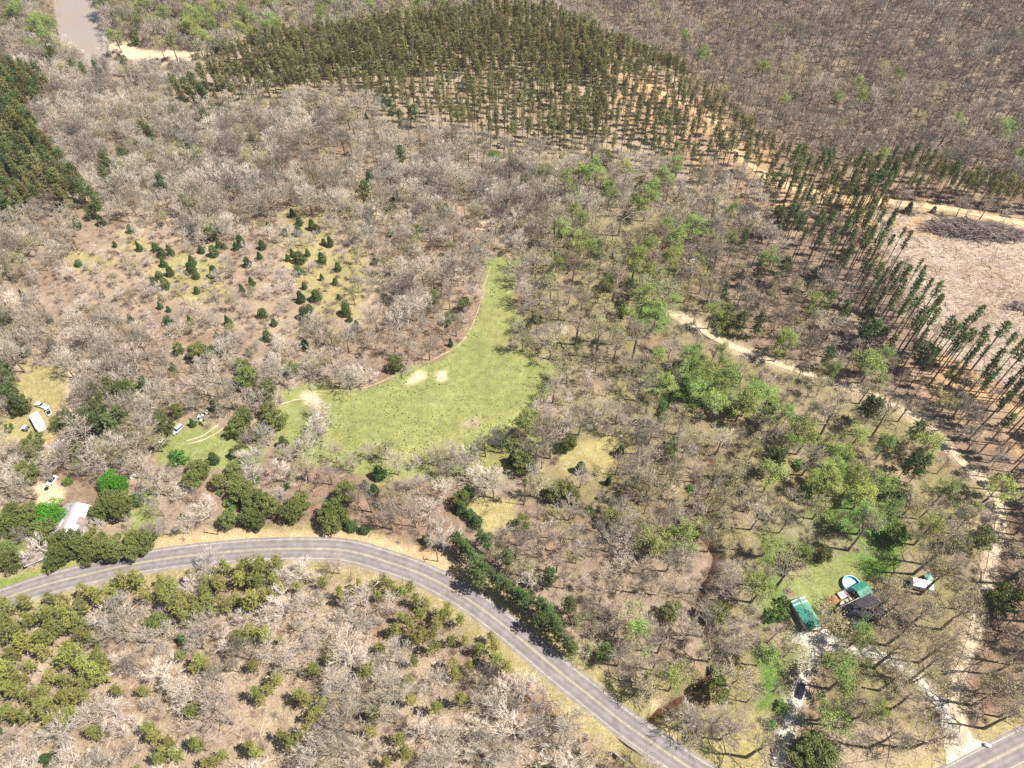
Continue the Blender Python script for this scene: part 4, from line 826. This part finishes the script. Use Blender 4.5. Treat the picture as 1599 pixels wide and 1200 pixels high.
def gable(name, loc, rz, L, Wd, eave, rise, wallm, roofm, label, cat, over=.35, door=None, wins=(), trim=None, open_=False):
    """building with its length along local x"""
    e = empty(name, loc, rz, label=label, cat=cat); w = MB(); a, b = L/2, Wd/2
    if open_:
        for sx in (-1, -.33, .33, 1):
            for sy in (-1, 1): w.box((sx*(a-.15), sy*(b-.15), eave/2), (.18, .18, eave))
        w.build('post_frame', wallm, e)
    else:
        w.add([(-a, -b, -.2), (a, -b, -.2), (a, b, -.2), (-a, b, -.2), (-a, -b, eave), (a, -b, eave), (a, b, eave), (-a, b, eave), (-a, 0, eave+rise), (a, 0, eave+rise)],
              [(0, 1, 5, 4), (2, 3, 7, 6), (1, 2, 6, 9, 5), (3, 0, 4, 8, 7), (3, 2, 1, 0), (4, 5, 9, 8), (6, 7, 8, 9)])
        w.build('wall', wallm, e)
    a2, b2 = a+over, b+over; z0 = eave-rise*over/b+.06; z1 = eave+rise+.06; t = .12
    roofs = []
    for s in (-1, 1):
        r = MB(); r.add([(-a2, s*b2, z0), (a2, s*b2, z0), (a2, s*.001, z1), (-a2, s*.001, z1), (-a2, s*b2, z0+t), (a2, s*b2, z0+t), (a2, s*.001, z1+t), (-a2, s*.001, z1+t)],
                        [(0, 3, 2, 1), (4, 5, 6, 7), (0, 1, 5, 4), (1, 2, 6, 5), (2, 3, 7, 6), (3, 0, 4, 7)] if s < 0 else [(1, 2, 3, 0), (7, 6, 5, 4), (4, 5, 1, 0), (5, 6, 2, 1), (6, 7, 3, 2), (7, 4, 0, 3)])
        roofs.append(r.build('roof', roofm[0 if s < 0 else 1] if isinstance(roofm, tuple) else roofm, e))
    c = MB(); c.box((0, 0, z1+t+.02), (L+2*over, .3, .06)); c.build('ridge_cap', roofm[0] if isinstance(roofm, tuple) else roofm, e)
    if trim:
        for s in (-1, 1): f = MB(); f.box((0, s*(b2+.06), z0+.02), (L+2*over, .1, .2)); f.build('gutter', trim, e)
    if door: d = MB(); x, sy, dw, dh, dm = door; d.box((x, sy*(b+.03), dh/2), (dw, .07, dh)); q = d.build('door', dm, e); k = MB(); k.box((x+dw*.35, sy*(b+.1), dh*.5), (.12, .08, .12)); k.build('handle', st[2], q)
    for (x, sy) in wins: f = MB(); f.box((x, sy*(b+.03), eave*.58), (1.2, .08, 1.1)); q = f.build('window', M_trim, e); g = MB(); g.box((x, sy*(b+.075), eave*.58), (1.0, .03, .9)); g.build('pane', M_glass, q)
    return e, roofs
M_trim = flatmat('white_trim', (.75, .74, .72)); M_glass = mat('window_glass', (.04, .05, .06), .08, .05, spec=.5); M_brick = mat('brick_wall', (.30, .15, .11), .9, .2, 6); M_board = mat('board_wall', (.45, .42, .38), .85, .15, 2)
M_green = seam_mat('green_metal_roof', (.045, .24, .175), 0, 3.0); M_green_lit = seam_mat('sunlit_green_roof', (.10, .28, .22), 0, 3.0, var=.35); M_clear = seam_mat('pale_roof_panel', (.50, .62, .60), 0, 3.0); M_sh = mat('charcoal_shingles', (.055, .052, .06), .9, .35, 3.0, bump=.4)  # second green is a lighter copy, sunlight put into the colour of sun-facing slopes
M_white = mat('white_panel', (.80, .80, .78), .5, .08, 1); M_tin = seam_mat('white_roof_sheets', (.78, .77, .75), 0, 3); M_oldroof = mat('worn_brown_roof', (.25, .20, .18), .9, .35, .8); M_greyroof = mat('worn_grey_roof', (.36, .32, .32), .9, .3, .8)
M_black = flatmat('black_rubber', (.02, .02, .022), .7); M_steel = mat('grey_steel', (.35, .35, .36), .45, .1, metal=.5)
# green-roofed shed
loc, rz, L = frame((1244, 944), (1266, 981)); e, roofs = gable('green_shed', loc, rz, 9.2, 4.4, 2.5, .7, M_board, (M_green, M_green_lit), 'long shed with green metal roof at the head of the driveway', 'shed', door=(2.2, -1, 2.6, 2.1, M_trim))
rr_ = MB()
for s in (-1, 1):
    b2 = 2.2+.35; z0 = 2.5-.7*.35/2.2+.19; z1 = 2.5+.7+.19
    for (xa, xb) in ((-4.75, -4.3), (-3.6, -3.05)): rr_.add([(xa, s*b2, z0), (xb, s*b2, z0), (xb, s*.2, z1-.06), (xa, s*.2, z1-.06)], [(0, 1, 2, 3) if s < 0 else (3, 2, 1, 0)])
rr_.build('pale_roof_strip', M_clear, e)
# dark-roofed house, green annexe
loc, rz, L = frame((1316, 974), (1371, 946)); gable('house', (loc[0]-.9, loc[1]-.3, loc[2]), rz, 12.6, 6.8, 2.7, 1.3, M_brick, M_sh, 'house with charcoal shingle roof and white gutter beside the pool', 'house', over=.45, door=(1, -1, .95, 2.05, M_trim), wins=((-4, -1), (4.4, -1), (-4.2, 1), (0, 1), (4.2, 1)), trim=M_trim)
loc, rz, L = frame((1342, 940), (1358, 931)); gable('porch_cover', (loc[0]-1.3, loc[1]+1.9, loc[2]), rz, 4.2, 3.8, 2.6, .8, M_trim, (M_green_lit, M_green), 'small green metal porch roof between the pool and the dark roof', 'porch', open_=True)
# pool
x, y, z = G(1327.5, 914); e = empty('round_pool', (x, y, z), 0, label='round above-ground pool with blue liner and pale cover beside the house', cat='pool')
n = 36; r1, r2, hp = 2.75, 2.6, 1.25
def ring(rs, zs): return [(r*math.cos(6.28318*k/n), r*math.sin(6.28318*k/n), zz) for r, zz in zip(rs, zs) for k in range(n)]
def strip(m, a, b): m.f += [(a*n+k, a*n+(k+1) % n, b*n+(k+1) % n, b*n+k) for k in range(n)]; m.m += [0]*n
m = MB(); m.v = ring([r1, r1], [0, hp]); strip(m, 0, 1); smooth(m.build('pool_wall', flatmat('pool_wall', (.30, .42, .48)), e))
m = MB(); m.v = ring([r1+.08, r1+.08, r2-.05, r2-.05], [hp-.02, hp+.06, hp+.06, hp-.02]); strip(m, 0, 1); strip(m, 1, 2); strip(m, 2, 3); strip(m, 3, 0); m.build('rim', flatmat('pool_rim', (.42, .60, .70)), e)
m = MB(); m.v = ring([r2, r2, .01], [hp, .45, .42]); strip(m, 1, 0); strip(m, 2, 1); m.build('liner', mat('pool_liner', (.03, .42, .62), .5, .1), e)
m = MB(); m.v = ring([r2*.86, r2*.45, .01], [.74, .78, .79]); strip(m, 0, 1); strip(m, 1, 2); o = m.build('pool_cover', mat('pale_pool_cover', (.52, .76, .86), .4, .25, .9, bump=.6), e); o.location = (-.3, -.12, 0)
m = MB()
for s in (-.25, .25): m.tube([(-.3+s, -r1-.35, 0), (-.3+s, -r1-.1, hp+.5), (-.3+s, -r1+.4, hp-.2)], [.04, .04, .04], 5)
for k in range(4): m.box((-.3, -r1-.33+.06*k, .25+.3*k), (.5, .12, .05))
m.build('ladder', M_trim, e)
# deck, hot tub, mulch, boat
loc, rz, L = frame((1311, 933), (1336, 922)); e = empty('deck', (loc[0]+1.0, loc[1]+.2, loc[2]), rz, label='weathered wooden deck with railing below the round pool', cat='deck'); m = MB()
for k in range(16): m.box((-1.9+.25*k, 0, .6), (.22, 3.2, .05))
m.build('deck_boards', mat('deck_boards', (.24, .19, .16), .9, .25), e); m = MB()
for sx in (-1.95, 1.95):
    for sy in (-1.5, 0, 1.5): m.box((sx, sy, .8), (.1, .1, 1.6))
m.build('posts', M_board, e).name = 'post_frame'; m = MB(); m.box((-1.95, 0, 1.55), (.08, 3.2, .08)); m.box((0, 1.55, 1.55), (3.9, .08, .08)); m.build('railing', M_board, e)
x, y, z = G(1313.5, 931); e = empty('hot_tub', (x, y, z), rz, label='square white-covered tub at the corner of the deck', cat='hot tub'); m = MB(); m.box((0, 0, .45), (2.2, 2.0, .9)); m.build('tub_body', M_oldroof, e); m = MB(); m.box((0, 0, .95), (2.3, 2.1, .1)); m.build('cover', mat('tub_cover', (.62, .62, .66), .5, .1), e); m = MB(); m.box((.1, 0, 1.03), (1.0, .8, .05)); m.build('folded_towel', M_steel, e).name = 'cover_strap'
def boat(px1, px2, label):
    loc, rz, L = frame(px1, px2); e = empty('boat', loc, rz, label=label, cat='boat'); m = MB(); n_ = 9; rows = []
    for i in range(n_):
        t = i/(n_-1); w = 1.05*(1-max(0, (.35-t)/.35)**2.2); xx = -L/2+L*t; rows.append([(xx, -w, 1.0), (xx+.02, -w*.8, .45), (xx+.05, 0, .3+.35*max(0, .25-t)), (xx+.02, w*.8, .45), (xx, w, 1.0)])
    V = [p for r in rows for p in r]; F = [(i*5+k, (i+1)*5+k, (i+1)*5+k+1, i*5+k+1) for i in range(n_-1) for k in range(4)]+[(n_*5-5, n_*5-4, n_*5-3, n_*5-2, n_*5-1)]; m.add(V, F); m.build('hull', flatmat('boat_hull', (.55, .50, .42)), e)
    m = MB(); V = []
    for r in rows: V += [(r[0][0], r[0][1]*.84, .8), (r[4][0], r[4][1]*.84, .8)]
    m.add(V, [(2*i, 2*i+2, 2*i+3, 2*i+1) for i in range(n_-1)]); m.build('boat_deck', mat('tan_boat_deck', (.52, .44, .32), .8, .15), e); m = MB(); m.box((-.2, 0, 1.0), (.5, 1.5, .35)); m.box((1.3, 0, 1.0), (.4, 1.5, .3)); m.build('seat', M_oldroof, e); m = MB(); m.box((L/2+.2, 0, .95), (.35, .4, .7), top=.8); m.build('outboard_motor', M_black, e)
    m = MB(); m.box((0, 0, .22), (L*.9, .15, .12)); m.box((.6, 0, .25), (.1, 1.9, .1)); m.build('trailer_frame', M_steel, e)
    for s in (-1, 1): w = MB(); w.tube([(.6, s*1.0-.08, .28), (.6, s*1.0+.08, .28)], [.28, .28], 12); w.build('wheel', M_black, e)
boat((1309, 948), (1333, 938), 'tan open boat on its trailer along the dark-roofed house')
x, y, z = G(1303, 937); m = MB(); rr = random.Random(2); ringp = [(2.1*math.cos(k*.5236)*rr.uniform(.8, 1.1), 1.9*math.sin(k*.5236)*rr.uniform(.8, 1.1)) for k in range(12)]
V = [(p[0], p[1], .02) for p in ringp]+[(p[0]*.7, p[1]*.7, .3+rr.uniform(-.1, .1)) for p in ringp]+[(p[0]*.35, p[1]*.35, .5+rr.uniform(-.1, .1)) for p in ringp]+[(0, 0, .6)]
m.add(V, [(r*12+k, r*12+(k+1) % 12, (r+1)*12+(k+1) % 12, (r+1)*12+k) for r in range(2) for k in range(12)]+[(24+k, 24+(k+1) % 12, 36) for k in range(12)]); o = m.build('mulch_heap', mat('orange_mulch', (.42, .23, .11), .95, .4, 3, bump=.8), None, (x, y, z)); tag(o, 'low heap of orange-brown mulch beside the hot tub', 'mulch heap')
# long white trailer and small teal canopy
def trailer(name, p1, p2, Wd, hh, label, roofm, wheels=True, dy=0, cat='trailer'):
    loc, rz, L = frame(p1, p2); e = empty(name, (loc[0], loc[1]+dy, loc[2]), rz, label=label, cat=cat); m = MB(); m.box((0, 0, .5+hh/2), (L, Wd, hh)); m.build('body', M_white, e)
    m = MB(); m.add([(-L/2-.05, -Wd/2-.05, .5+hh+.005), (L/2+.05, -Wd/2-.05, .5+hh+.005), (L/2+.05, Wd/2+.05, .5+hh+.005), (-L/2-.05, Wd/2+.05, .5+hh+.005), (-L/2+.1, 0, .5+hh+.22), (L/2-.1, 0, .5+hh+.22)], [(0, 1, 5, 4), (2, 3, 4, 5), (1, 2, 5), (3, 0, 4), (3, 2, 1, 0)]); m.build('roof', roofm, e)
    m = MB(); m.box((L*.2, 0, .5+hh+.28), (.7, .7, .3), top=.8); m.build('roof_vent', M_steel, e)
    m = MB(); m.box((-L*.2, -Wd/2-.02, .5+hh*.6), (1.1, .05, .7)); q = m.build('window', M_glass, e); m = MB(); m.box((L*.2, -Wd/2-.02, .5+hh*.45), (.75, .05, 1.8)); q = m.build('door', M_board, e)
    if wheels:
        for s in (-1, 1):
            for k in (-.45, .45): w = MB(); w.tube([(k, s*(Wd/2-.2)-.1, .35), (k, s*(Wd/2-.2)+.1, .35)], [.35, .35], 12); w.build('wheel', M_black, e)
        m = MB(); m.tube([(L/2, -.6, .5), (L/2+1, 0, .5), (L/2, .6, .5)], [.06]*3, 5); m.build('hitch', M_steel, e)
trailer('white_trailer', (1420, 913), (1452, 921), 2.9, 2.2, 'long white flat-roofed trailer under bare trees right of the pool', M_white)
x, y, z = G(1447, 905); e = empty('canopy', (x, y, z), .4, label='small teal canopy standing behind the long white trailer', cat='canopy'); m = MB(); m.add([(-1.2, -1.0, 1.9), (1.2, -1.0, 1.9), (1.2, 1.0, 1.9), (-1.2, 1.0, 1.9), (0, 0, 2.5)], [(0, 1, 4), (1, 2, 4), (2, 3, 4), (3, 0, 4)]); m.build('canopy_top', flatmat('teal_cloth', (.20, .42, .37)), e); m = MB()
for a in (-1.1, 1.1):
    for b in (-.9, .9): m.box((a, b, .95), (.06, .06, 1.9))
m.build('frame', M_steel, e)
# left: camper, houses
M_camper = mat('patched_camper_roof', (.74, .75, .78), .5, .38, .9); trailer('camper', (58, 653), (69, 674), 3.0, 2.4, 'white camper with grey-patched roof on the tan clearing at left', M_camper)
def patched(e, roofs, L, Wd, eave, rise, spans, m):
    q = MB()
    for (xa, xb, s, ya, yb) in spans:
        b2 = Wd/2+.35
        def zz(f): return eave-rise*.35/(Wd/2)+.19+(rise+rise*.35/(Wd/2))*f
        q.add([(xa, s*b2*(1-ya), zz(ya)), (xb, s*b2*(1-ya), zz(ya)), (xb, s*b2*(1-yb), zz(yb)), (xa, s*b2*(1-yb), zz(yb))], [(0, 1, 2, 3) if s < 0 else (3, 2, 1, 0)])
    q.build('roof_patch', m, e)
loc, rz, L = frame((108, 841), (126, 803)); e, roofs = gable('old_house', loc, rz, 12.5, 9.2, 2.8, 1.7, M_board, (M_oldroof, M_greyroof), 'old house with brown roof patched in white sheets beside the vivid green tree', 'house', wins=((-3, -1), (3, -1)), door=(0, -1, 1, 2.05, M_oldroof))
patched(e, roofs, 12.5, 9.2, 2.8, 1.7, [(-6.4, -1.2, -1, .25, .97), (-1.2, 1.8, -1, .5, .97), (1.8, 6.5, -1, .15, .97), (-6.4, 6.5, 1, .9, .97), (-2.4, 1.2, 1, .45, .6)], M_tin)
loc, rz, L = frame((44, 880), (72, 868)); gable('brown_roofed_shed', loc, rz, 5.6, 4.0, 2.3, .8, M_board, M_oldroof, 'brown-roofed outbuilding half hidden by trees above the road at lower left', 'shed', trim=M_trim, door=(1, -1, 1, 2, M_oldroof))
loc, rz, L = frame((1077, 413), (1086, 410)); gable('valley_shed', loc, rz, 3.6, 2.6, 2.0, .6, M_board, (M_white, M_steel), 'tiny pale-roofed shed in the green glade above the valley', 'shed', door=(0, -1, .8, 1.7, M_oldroof))
# ------------------------------------------------------------------ vehicles
M_carglass = mat('car_glass', (.015, .02, .03), .06, .05, spec=.6)
def car(p1, p2, paint, label, L=4.6, Wd=1.85, Hh=1.5, cat='car', name='parked_car', pickup=False, wagon=False, top=None):
    loc, rz, _ = frame(p1, p2); e = empty(name, (loc[0], loc[1], loc[2]+.1), rz, label=label, cat=cat); a = L/2; b = Wd/2; m = MB(); prof = [(-a, .35, .62), (-a+.1, .3, .85), (-a+.5, .28, .93), (-.25*L, .28, .98), (.3*L, .28, .95), (a-.35, .28, .82), (a-.05, .32, .66), (a, .38, .55)]; V = []; F = []
    for (xx, lo, hi) in prof:
        k = 1-.12*max(0, abs(xx)/a-.8)/.2; V += [(xx, -b*k*.96, lo), (xx, -b*k, (lo+hi)/2), (xx, -b*k*.93, hi), (xx, b*k*.93, hi), (xx, b*k, (lo+hi)/2), (xx, b*k*.96, lo)]
    for i in range(len(prof)-1):
        for k in range(6): F.append((i*6+k, (i+1)*6+k, (i+1)*6+(k+1) % 6, i*6+(k+1) % 6)[::-1])
    F += [(0, 1, 2, 3, 4, 5), tuple(range(len(prof)*6-1, len(prof)*6-7, -1))]; m.add(V, F); body = m.build('body', paint, e)
    x0, x1 = (-.02*L, .3*L) if pickup else ((-.46*L, .27*L) if wagon else (-.33*L, .25*L)); t0, t1 = x0+(.1 if pickup else .35 if wagon else .62), x1-.75; g = MB(); zt = Hh-.03; zb = .9
    g.add([(x0, -b*.88, zb), (x1, -b*.88, zb), (x1, b*.88, zb), (x0, b*.88, zb), (t0, -b*.7, zt), (t1, -b*.7, zt), (t1, b*.7, zt), (t0, b*.7, zt)], [(0, 1, 5, 4), (1, 2, 6, 5), (2, 3, 7, 6), (3, 0, 4, 7), (4, 5, 6, 7)]); g.build('windows', M_carglass, e).name = 'cabin_glass'
    r = MB(); r.box(((t0+t1)/2, 0, Hh), (t1-t0+.12, b*1.45, .07), top=.93); r.build('roof', top or paint, e)
    if pickup: q = MB(); q.box((-.27*L, 0, .99), (.4*L, Wd*.78, .03)); q.build('cargo_bed', M_black, e)
    for sx in (-.31*L, .31*L):
        for s in (-1, 1):
            w = MB(); w.tube([(sx, s*(b-.1)-.11, .31), (sx, s*(b-.1)+.11, .31)], [.33, .33], 14); q = w.build('wheel', M_black, e); h = MB(); h.tube([(sx, s*(b+.015)-.005, .31), (sx, s*(b+.015)+.01, .31)], [.18, .18], 8); h.build('rim', M_steel, q)
    for s in (-1, 1): h = MB(); h.box((a-.06, s*b*.66, .68), (.12, .34, .14)); h.build('headlight', M_trim, e); h = MB(); h.box((-a+.03, s*b*.7, .75), (.1, .3, .14)); h.build('tail_light', M_red, e)
M_red = flatmat('red_lens', (.35, .02, .02)); P_black = mat('black_paint', (.012, .014, .03), .12, .05, spec=.7); P_white = mat('white_paint', (.78, .78, .76), .25, .05, spec=.5); P_silver = mat('silver_paint', (.62, .64, .66), .3, .05, spec=.5); P_blue = mat('faded_blue_paint', (.10, .14, .24), .4, .1)
car((1247, 1090), (1251.5, 1070), P_black, 'black car parked on the gravel driveway', 4.8)
car((57, 632), (72, 637), P_white, 'white car parked nose to tail with another above the camper', 4.5)
car((79, 650), (74, 637), P_white, 'white pickup with cluttered bed parked right of the camper', 4.9, 1.9, 1.65, 'pickup', 'pickup_truck', pickup=True)
car((285, 667), (272.5, 678), P_silver, 'silver wagon with dark windows parked on the grassy track', 4.8, 1.9, 1.65, wagon=True)
car((87, 748), (79, 757), P_white, 'white and blue car tucked under bare trees by the sandy yard', 4.3, 1.8, 1.45, top=P_blue)
def quad(px, py, rz, body, label, roof=False):
    x, y, z = G(px, py); e = empty('utility_cart' if roof else 'quad_bike', (x, y, z+.1), rz, label=label, cat='utility cart' if roof else 'quad bike'); m = MB(); m.box((0, 0, .62), (1.9, .8, .32), top=.8); m.box((.75, 0, .8), (.6, .9, .12)); m.box((-.75, 0, .8), (.6, .9, .12)); m.build('body', body, e)
    s = MB(); s.box((-.2, 0, .88), (.7, .36, .18), top=.85); s.build('seat', M_black, e); h = MB(); h.tube([(.45, -.45, 1.1), (.4, 0, 1.05), (.45, .45, 1.1)], [.04]*3, 5); h.build('handlebar', M_black, e)
    for a in (-.72, .72):
        for b in (-.55, .55): w = MB(); w.tube([(a, b-.16, .3), (a, b+.16, .3)], [.34, .34], 12); w.build('wheel', M_black, e)
    if roof:
        r = MB(); r.box((-.1, 0, 1.95), (1.7, 1.4, .07), top=.92); r.build('roof', P_white, e); p = MB()
        for a in (-.8, .6):
            for b in (-.6, .6): p.box((a, b, 1.35), (.06, .06, 1.2))
        p.build('roof_frame', M_steel, e)
quad(253, 690.5, 1.0, P_white, 'white and black quad bike on the grass left of the silver wagon'); quad(236.5, 701, -.6, M_black, 'black quad bike on the sandy path left of the white one'); quad(42, 671, 1.5, M_steel, 'white-roofed utility cart left of the camper', True)
# small yard things
def blob_box(name, px, py, d, rz, mt, label, cat, lidm=None):
    x, y, z = G(px, py); e = empty(name, (x, y, z+.08), rz, label=label, cat=cat); m = MB(); m.box((0, 0, d[2]*.45), (d[0], d[1], d[2]*.9), top=.93); m.build('box_body', mt, e); m = MB(); m.box((0, 0, d[2]*.95+.002), (d[0]*1.02, d[1]*1.02, d[2]*.1), top=.9); m.build('lid', lidm or mt, e)
blob_box('bin', 208.5, 746, (1.9, 1.2, 1.1), .5, P_white, 'small white bin on the grass right of the vivid green trees', 'bin')
x, y, z = G(1540, 1165); e = empty('water_tank', (x, y, z+.1), -.3, label='small white rounded tank at the corner of turnout and side road', cat='tank'); m = MB(); m.tube([(-.8, 0, .6), (-.7, 0, .6), (.7, 0, .6), (.8, 0, .6)], [.3, .5, .5, .3], 14); smooth(m.build('tank_body', P_white, e)); m = MB(); m.box((-.45, 0, .1), (.12, .9, .25)); m.box((.45, 0, .1), (.12, .9, .25)); m.build('feet', M_black, e).name = 'cradle'
x, y, z = G(73, 764); e = empty('fire_ring', (x, y, z), 0, label='dark steel fire ring on the pale sandy yard', cat='fire ring'); n = 20; m = MB(); m.v = ring([.75, .75, .65, .65], [0, .4, .4, 0]); strip(m, 0, 1); strip(m, 1, 2); strip(m, 2, 3); m.build('steel_ring', M_black, e); m = MB(); m.v = ring([.65, .3, .01], [.1, .15, .16]); strip(m, 0, 1); strip(m, 1, 2); m.build('ash', M_black, e)
rr = random.Random(21); x, y, z = G(316, 653); e = empty('scrap_heap', (x, y, z), 0, label='heap of white and dark scrap beside a round bush right of the silver wagon', cat='scrap heap')
for nm, mt, k in (('pale_scrap', M_white, 9), ('dark_scrap', M_black, 9), ('steel_scrap', M_steel, 8)):
    m = MB()
    for i in range(k): m.box((rr.gauss(0, 1.3), rr.gauss(0, 2.4), rr.uniform(.15, .8)), (rr.uniform(.3, 1.2), rr.uniform(.3, 1.0), rr.uniform(.15, .5)), rr.uniform(0, 3), top=rr.uniform(.6, 1))
    o = m.build(nm, mt, e); o['kind'] = 'stuff'
def pole(px, py, h, label, arm=2.2, rz=0.3):
    x, y, z = G(px, py); e = empty('utility_pole', (x, y, z), rz, label=label, cat='utility pole'); m = MB(); m.tube([(0, 0, -.3), (0, 0, h)], [.19, .13], 8); m.build('pole', trunk_dark, e)
    if arm: m = MB(); m.box((.18, 0, h-.5), (.12, arm, .14)); q = m.build('crossarm', trunk_dark, e); m = MB(); [m.tube([(.18, s, h-.43), (.18, s, h-.22)], [.05, .03], 6) for s in (-.95, .95)]; m.build('insulators', M_steel, q).name = 'insulator'
    m = MB(); m.tube([(.3, 0, h-2.1), (.3, 0, h-1.3)], [.22, .22], 10); m.build('transformer', M_steel, e)
pole(341, 835, 8.6, 'leaning utility pole on the tan verge above the left road bend'); pole(684, 877, 8.2, 'utility pole on the verge where the road starts to curve down'); pole(884, 1124, 8, 'utility pole on the bank left of the lower road', 0)
# culvert headwall by the lower road
a = G(957, 1174); b = G(991, 1201); cx, cy = (a[0]+b[0])/2, (a[1]+b[1])/2; L = math.hypot(b[0]-a[0], b[1]-a[1]); rz = math.atan2(b[1]-a[1], b[0]-a[0]); e = empty('culvert', (cx, cy, a[2]), rz, label='concrete culvert headwall at the creek mouth beside the lower road', cat='culvert')
CONC = mat('stained_concrete', (.33, .29, .25), .9, .25, 1.5); m = MB(); m.box((0, 0, -.7), (L, .35, 2.2)); m.box((-L/2, -1.2, -.9), (.3, 2.4, 1.8)); m.box((L/2, -1.2, -.9), (.3, 2.4, 1.8)); m.build('headwall', CONC, e); m = MB(); m.tube([(0, -.3, -1.2), (0, 1.2, -1.2)], [.75, .75], 16); m.build('pipe_mouth', M_black, e)
# low rail fence at the bottom right
a = G(1300, 1197); b = G(1392, 1183); e = empty('rail_fence', a, math.atan2(b[1]-a[1], b[0]-a[0]), label='low wooden rail fence on the tan grass near the bottom edge', cat='fence'); L = math.hypot(b[0]-a[0], b[1]-a[1])
for k in range(7): m = MB(); xx = L*k/6; m.box((xx, 0, .55+H1(a[0]+(b[0]-a[0])*k/6, a[1]+(b[1]-a[1])*k/6)-a[2]), (.12, .12, 1.15)); m.build('post', trunk_dark, e)
m = MB(); m.tube([(0, 0, .95), (L/2, 0, .95+H1((a[0]+b[0])/2, (a[1]+b[1])/2)-a[2]), (L, 0, .95+b[2]-a[2])], [.05]*3, 5); m.tube([(0, 0, .5), (L/2, 0, .5+H1((a[0]+b[0])/2, (a[1]+b[1])/2)-a[2]), (L, 0, .5+b[2]-a[2])], [.05]*3, 5); m.build('rail', trunk_dark, e)

print('TOTAL', len(PL))

# ------------------------------------------------------------------ air: thin haze round the whole scene
def haze(dens):
    mb = MB(); mb.box((0, 700, 120), (15000, 15400, 280)); lo, hi = -22, CAMH+60
    mb.v = [(x, y, lo if z < 100 else hi) for x, y, z in mb.v]
    m = bpy.data.materials.new('haze'); m.use_nodes = True; t = m.node_tree; t.nodes.remove(t.nodes['Principled BSDF'])
    v = t.nodes.new('ShaderNodeVolumePrincipled'); v.inputs['Color'].default_value = (.86, .92, 1, 1); v.inputs['Density'].default_value = dens; v.inputs['Anisotropy'].default_value = .3
    t.links.new(v.outputs[0], t.nodes['Material Output'].inputs['Volume']); o = mb.build('haze', m); o['kind'] = 'stuff'
haze(.0001)
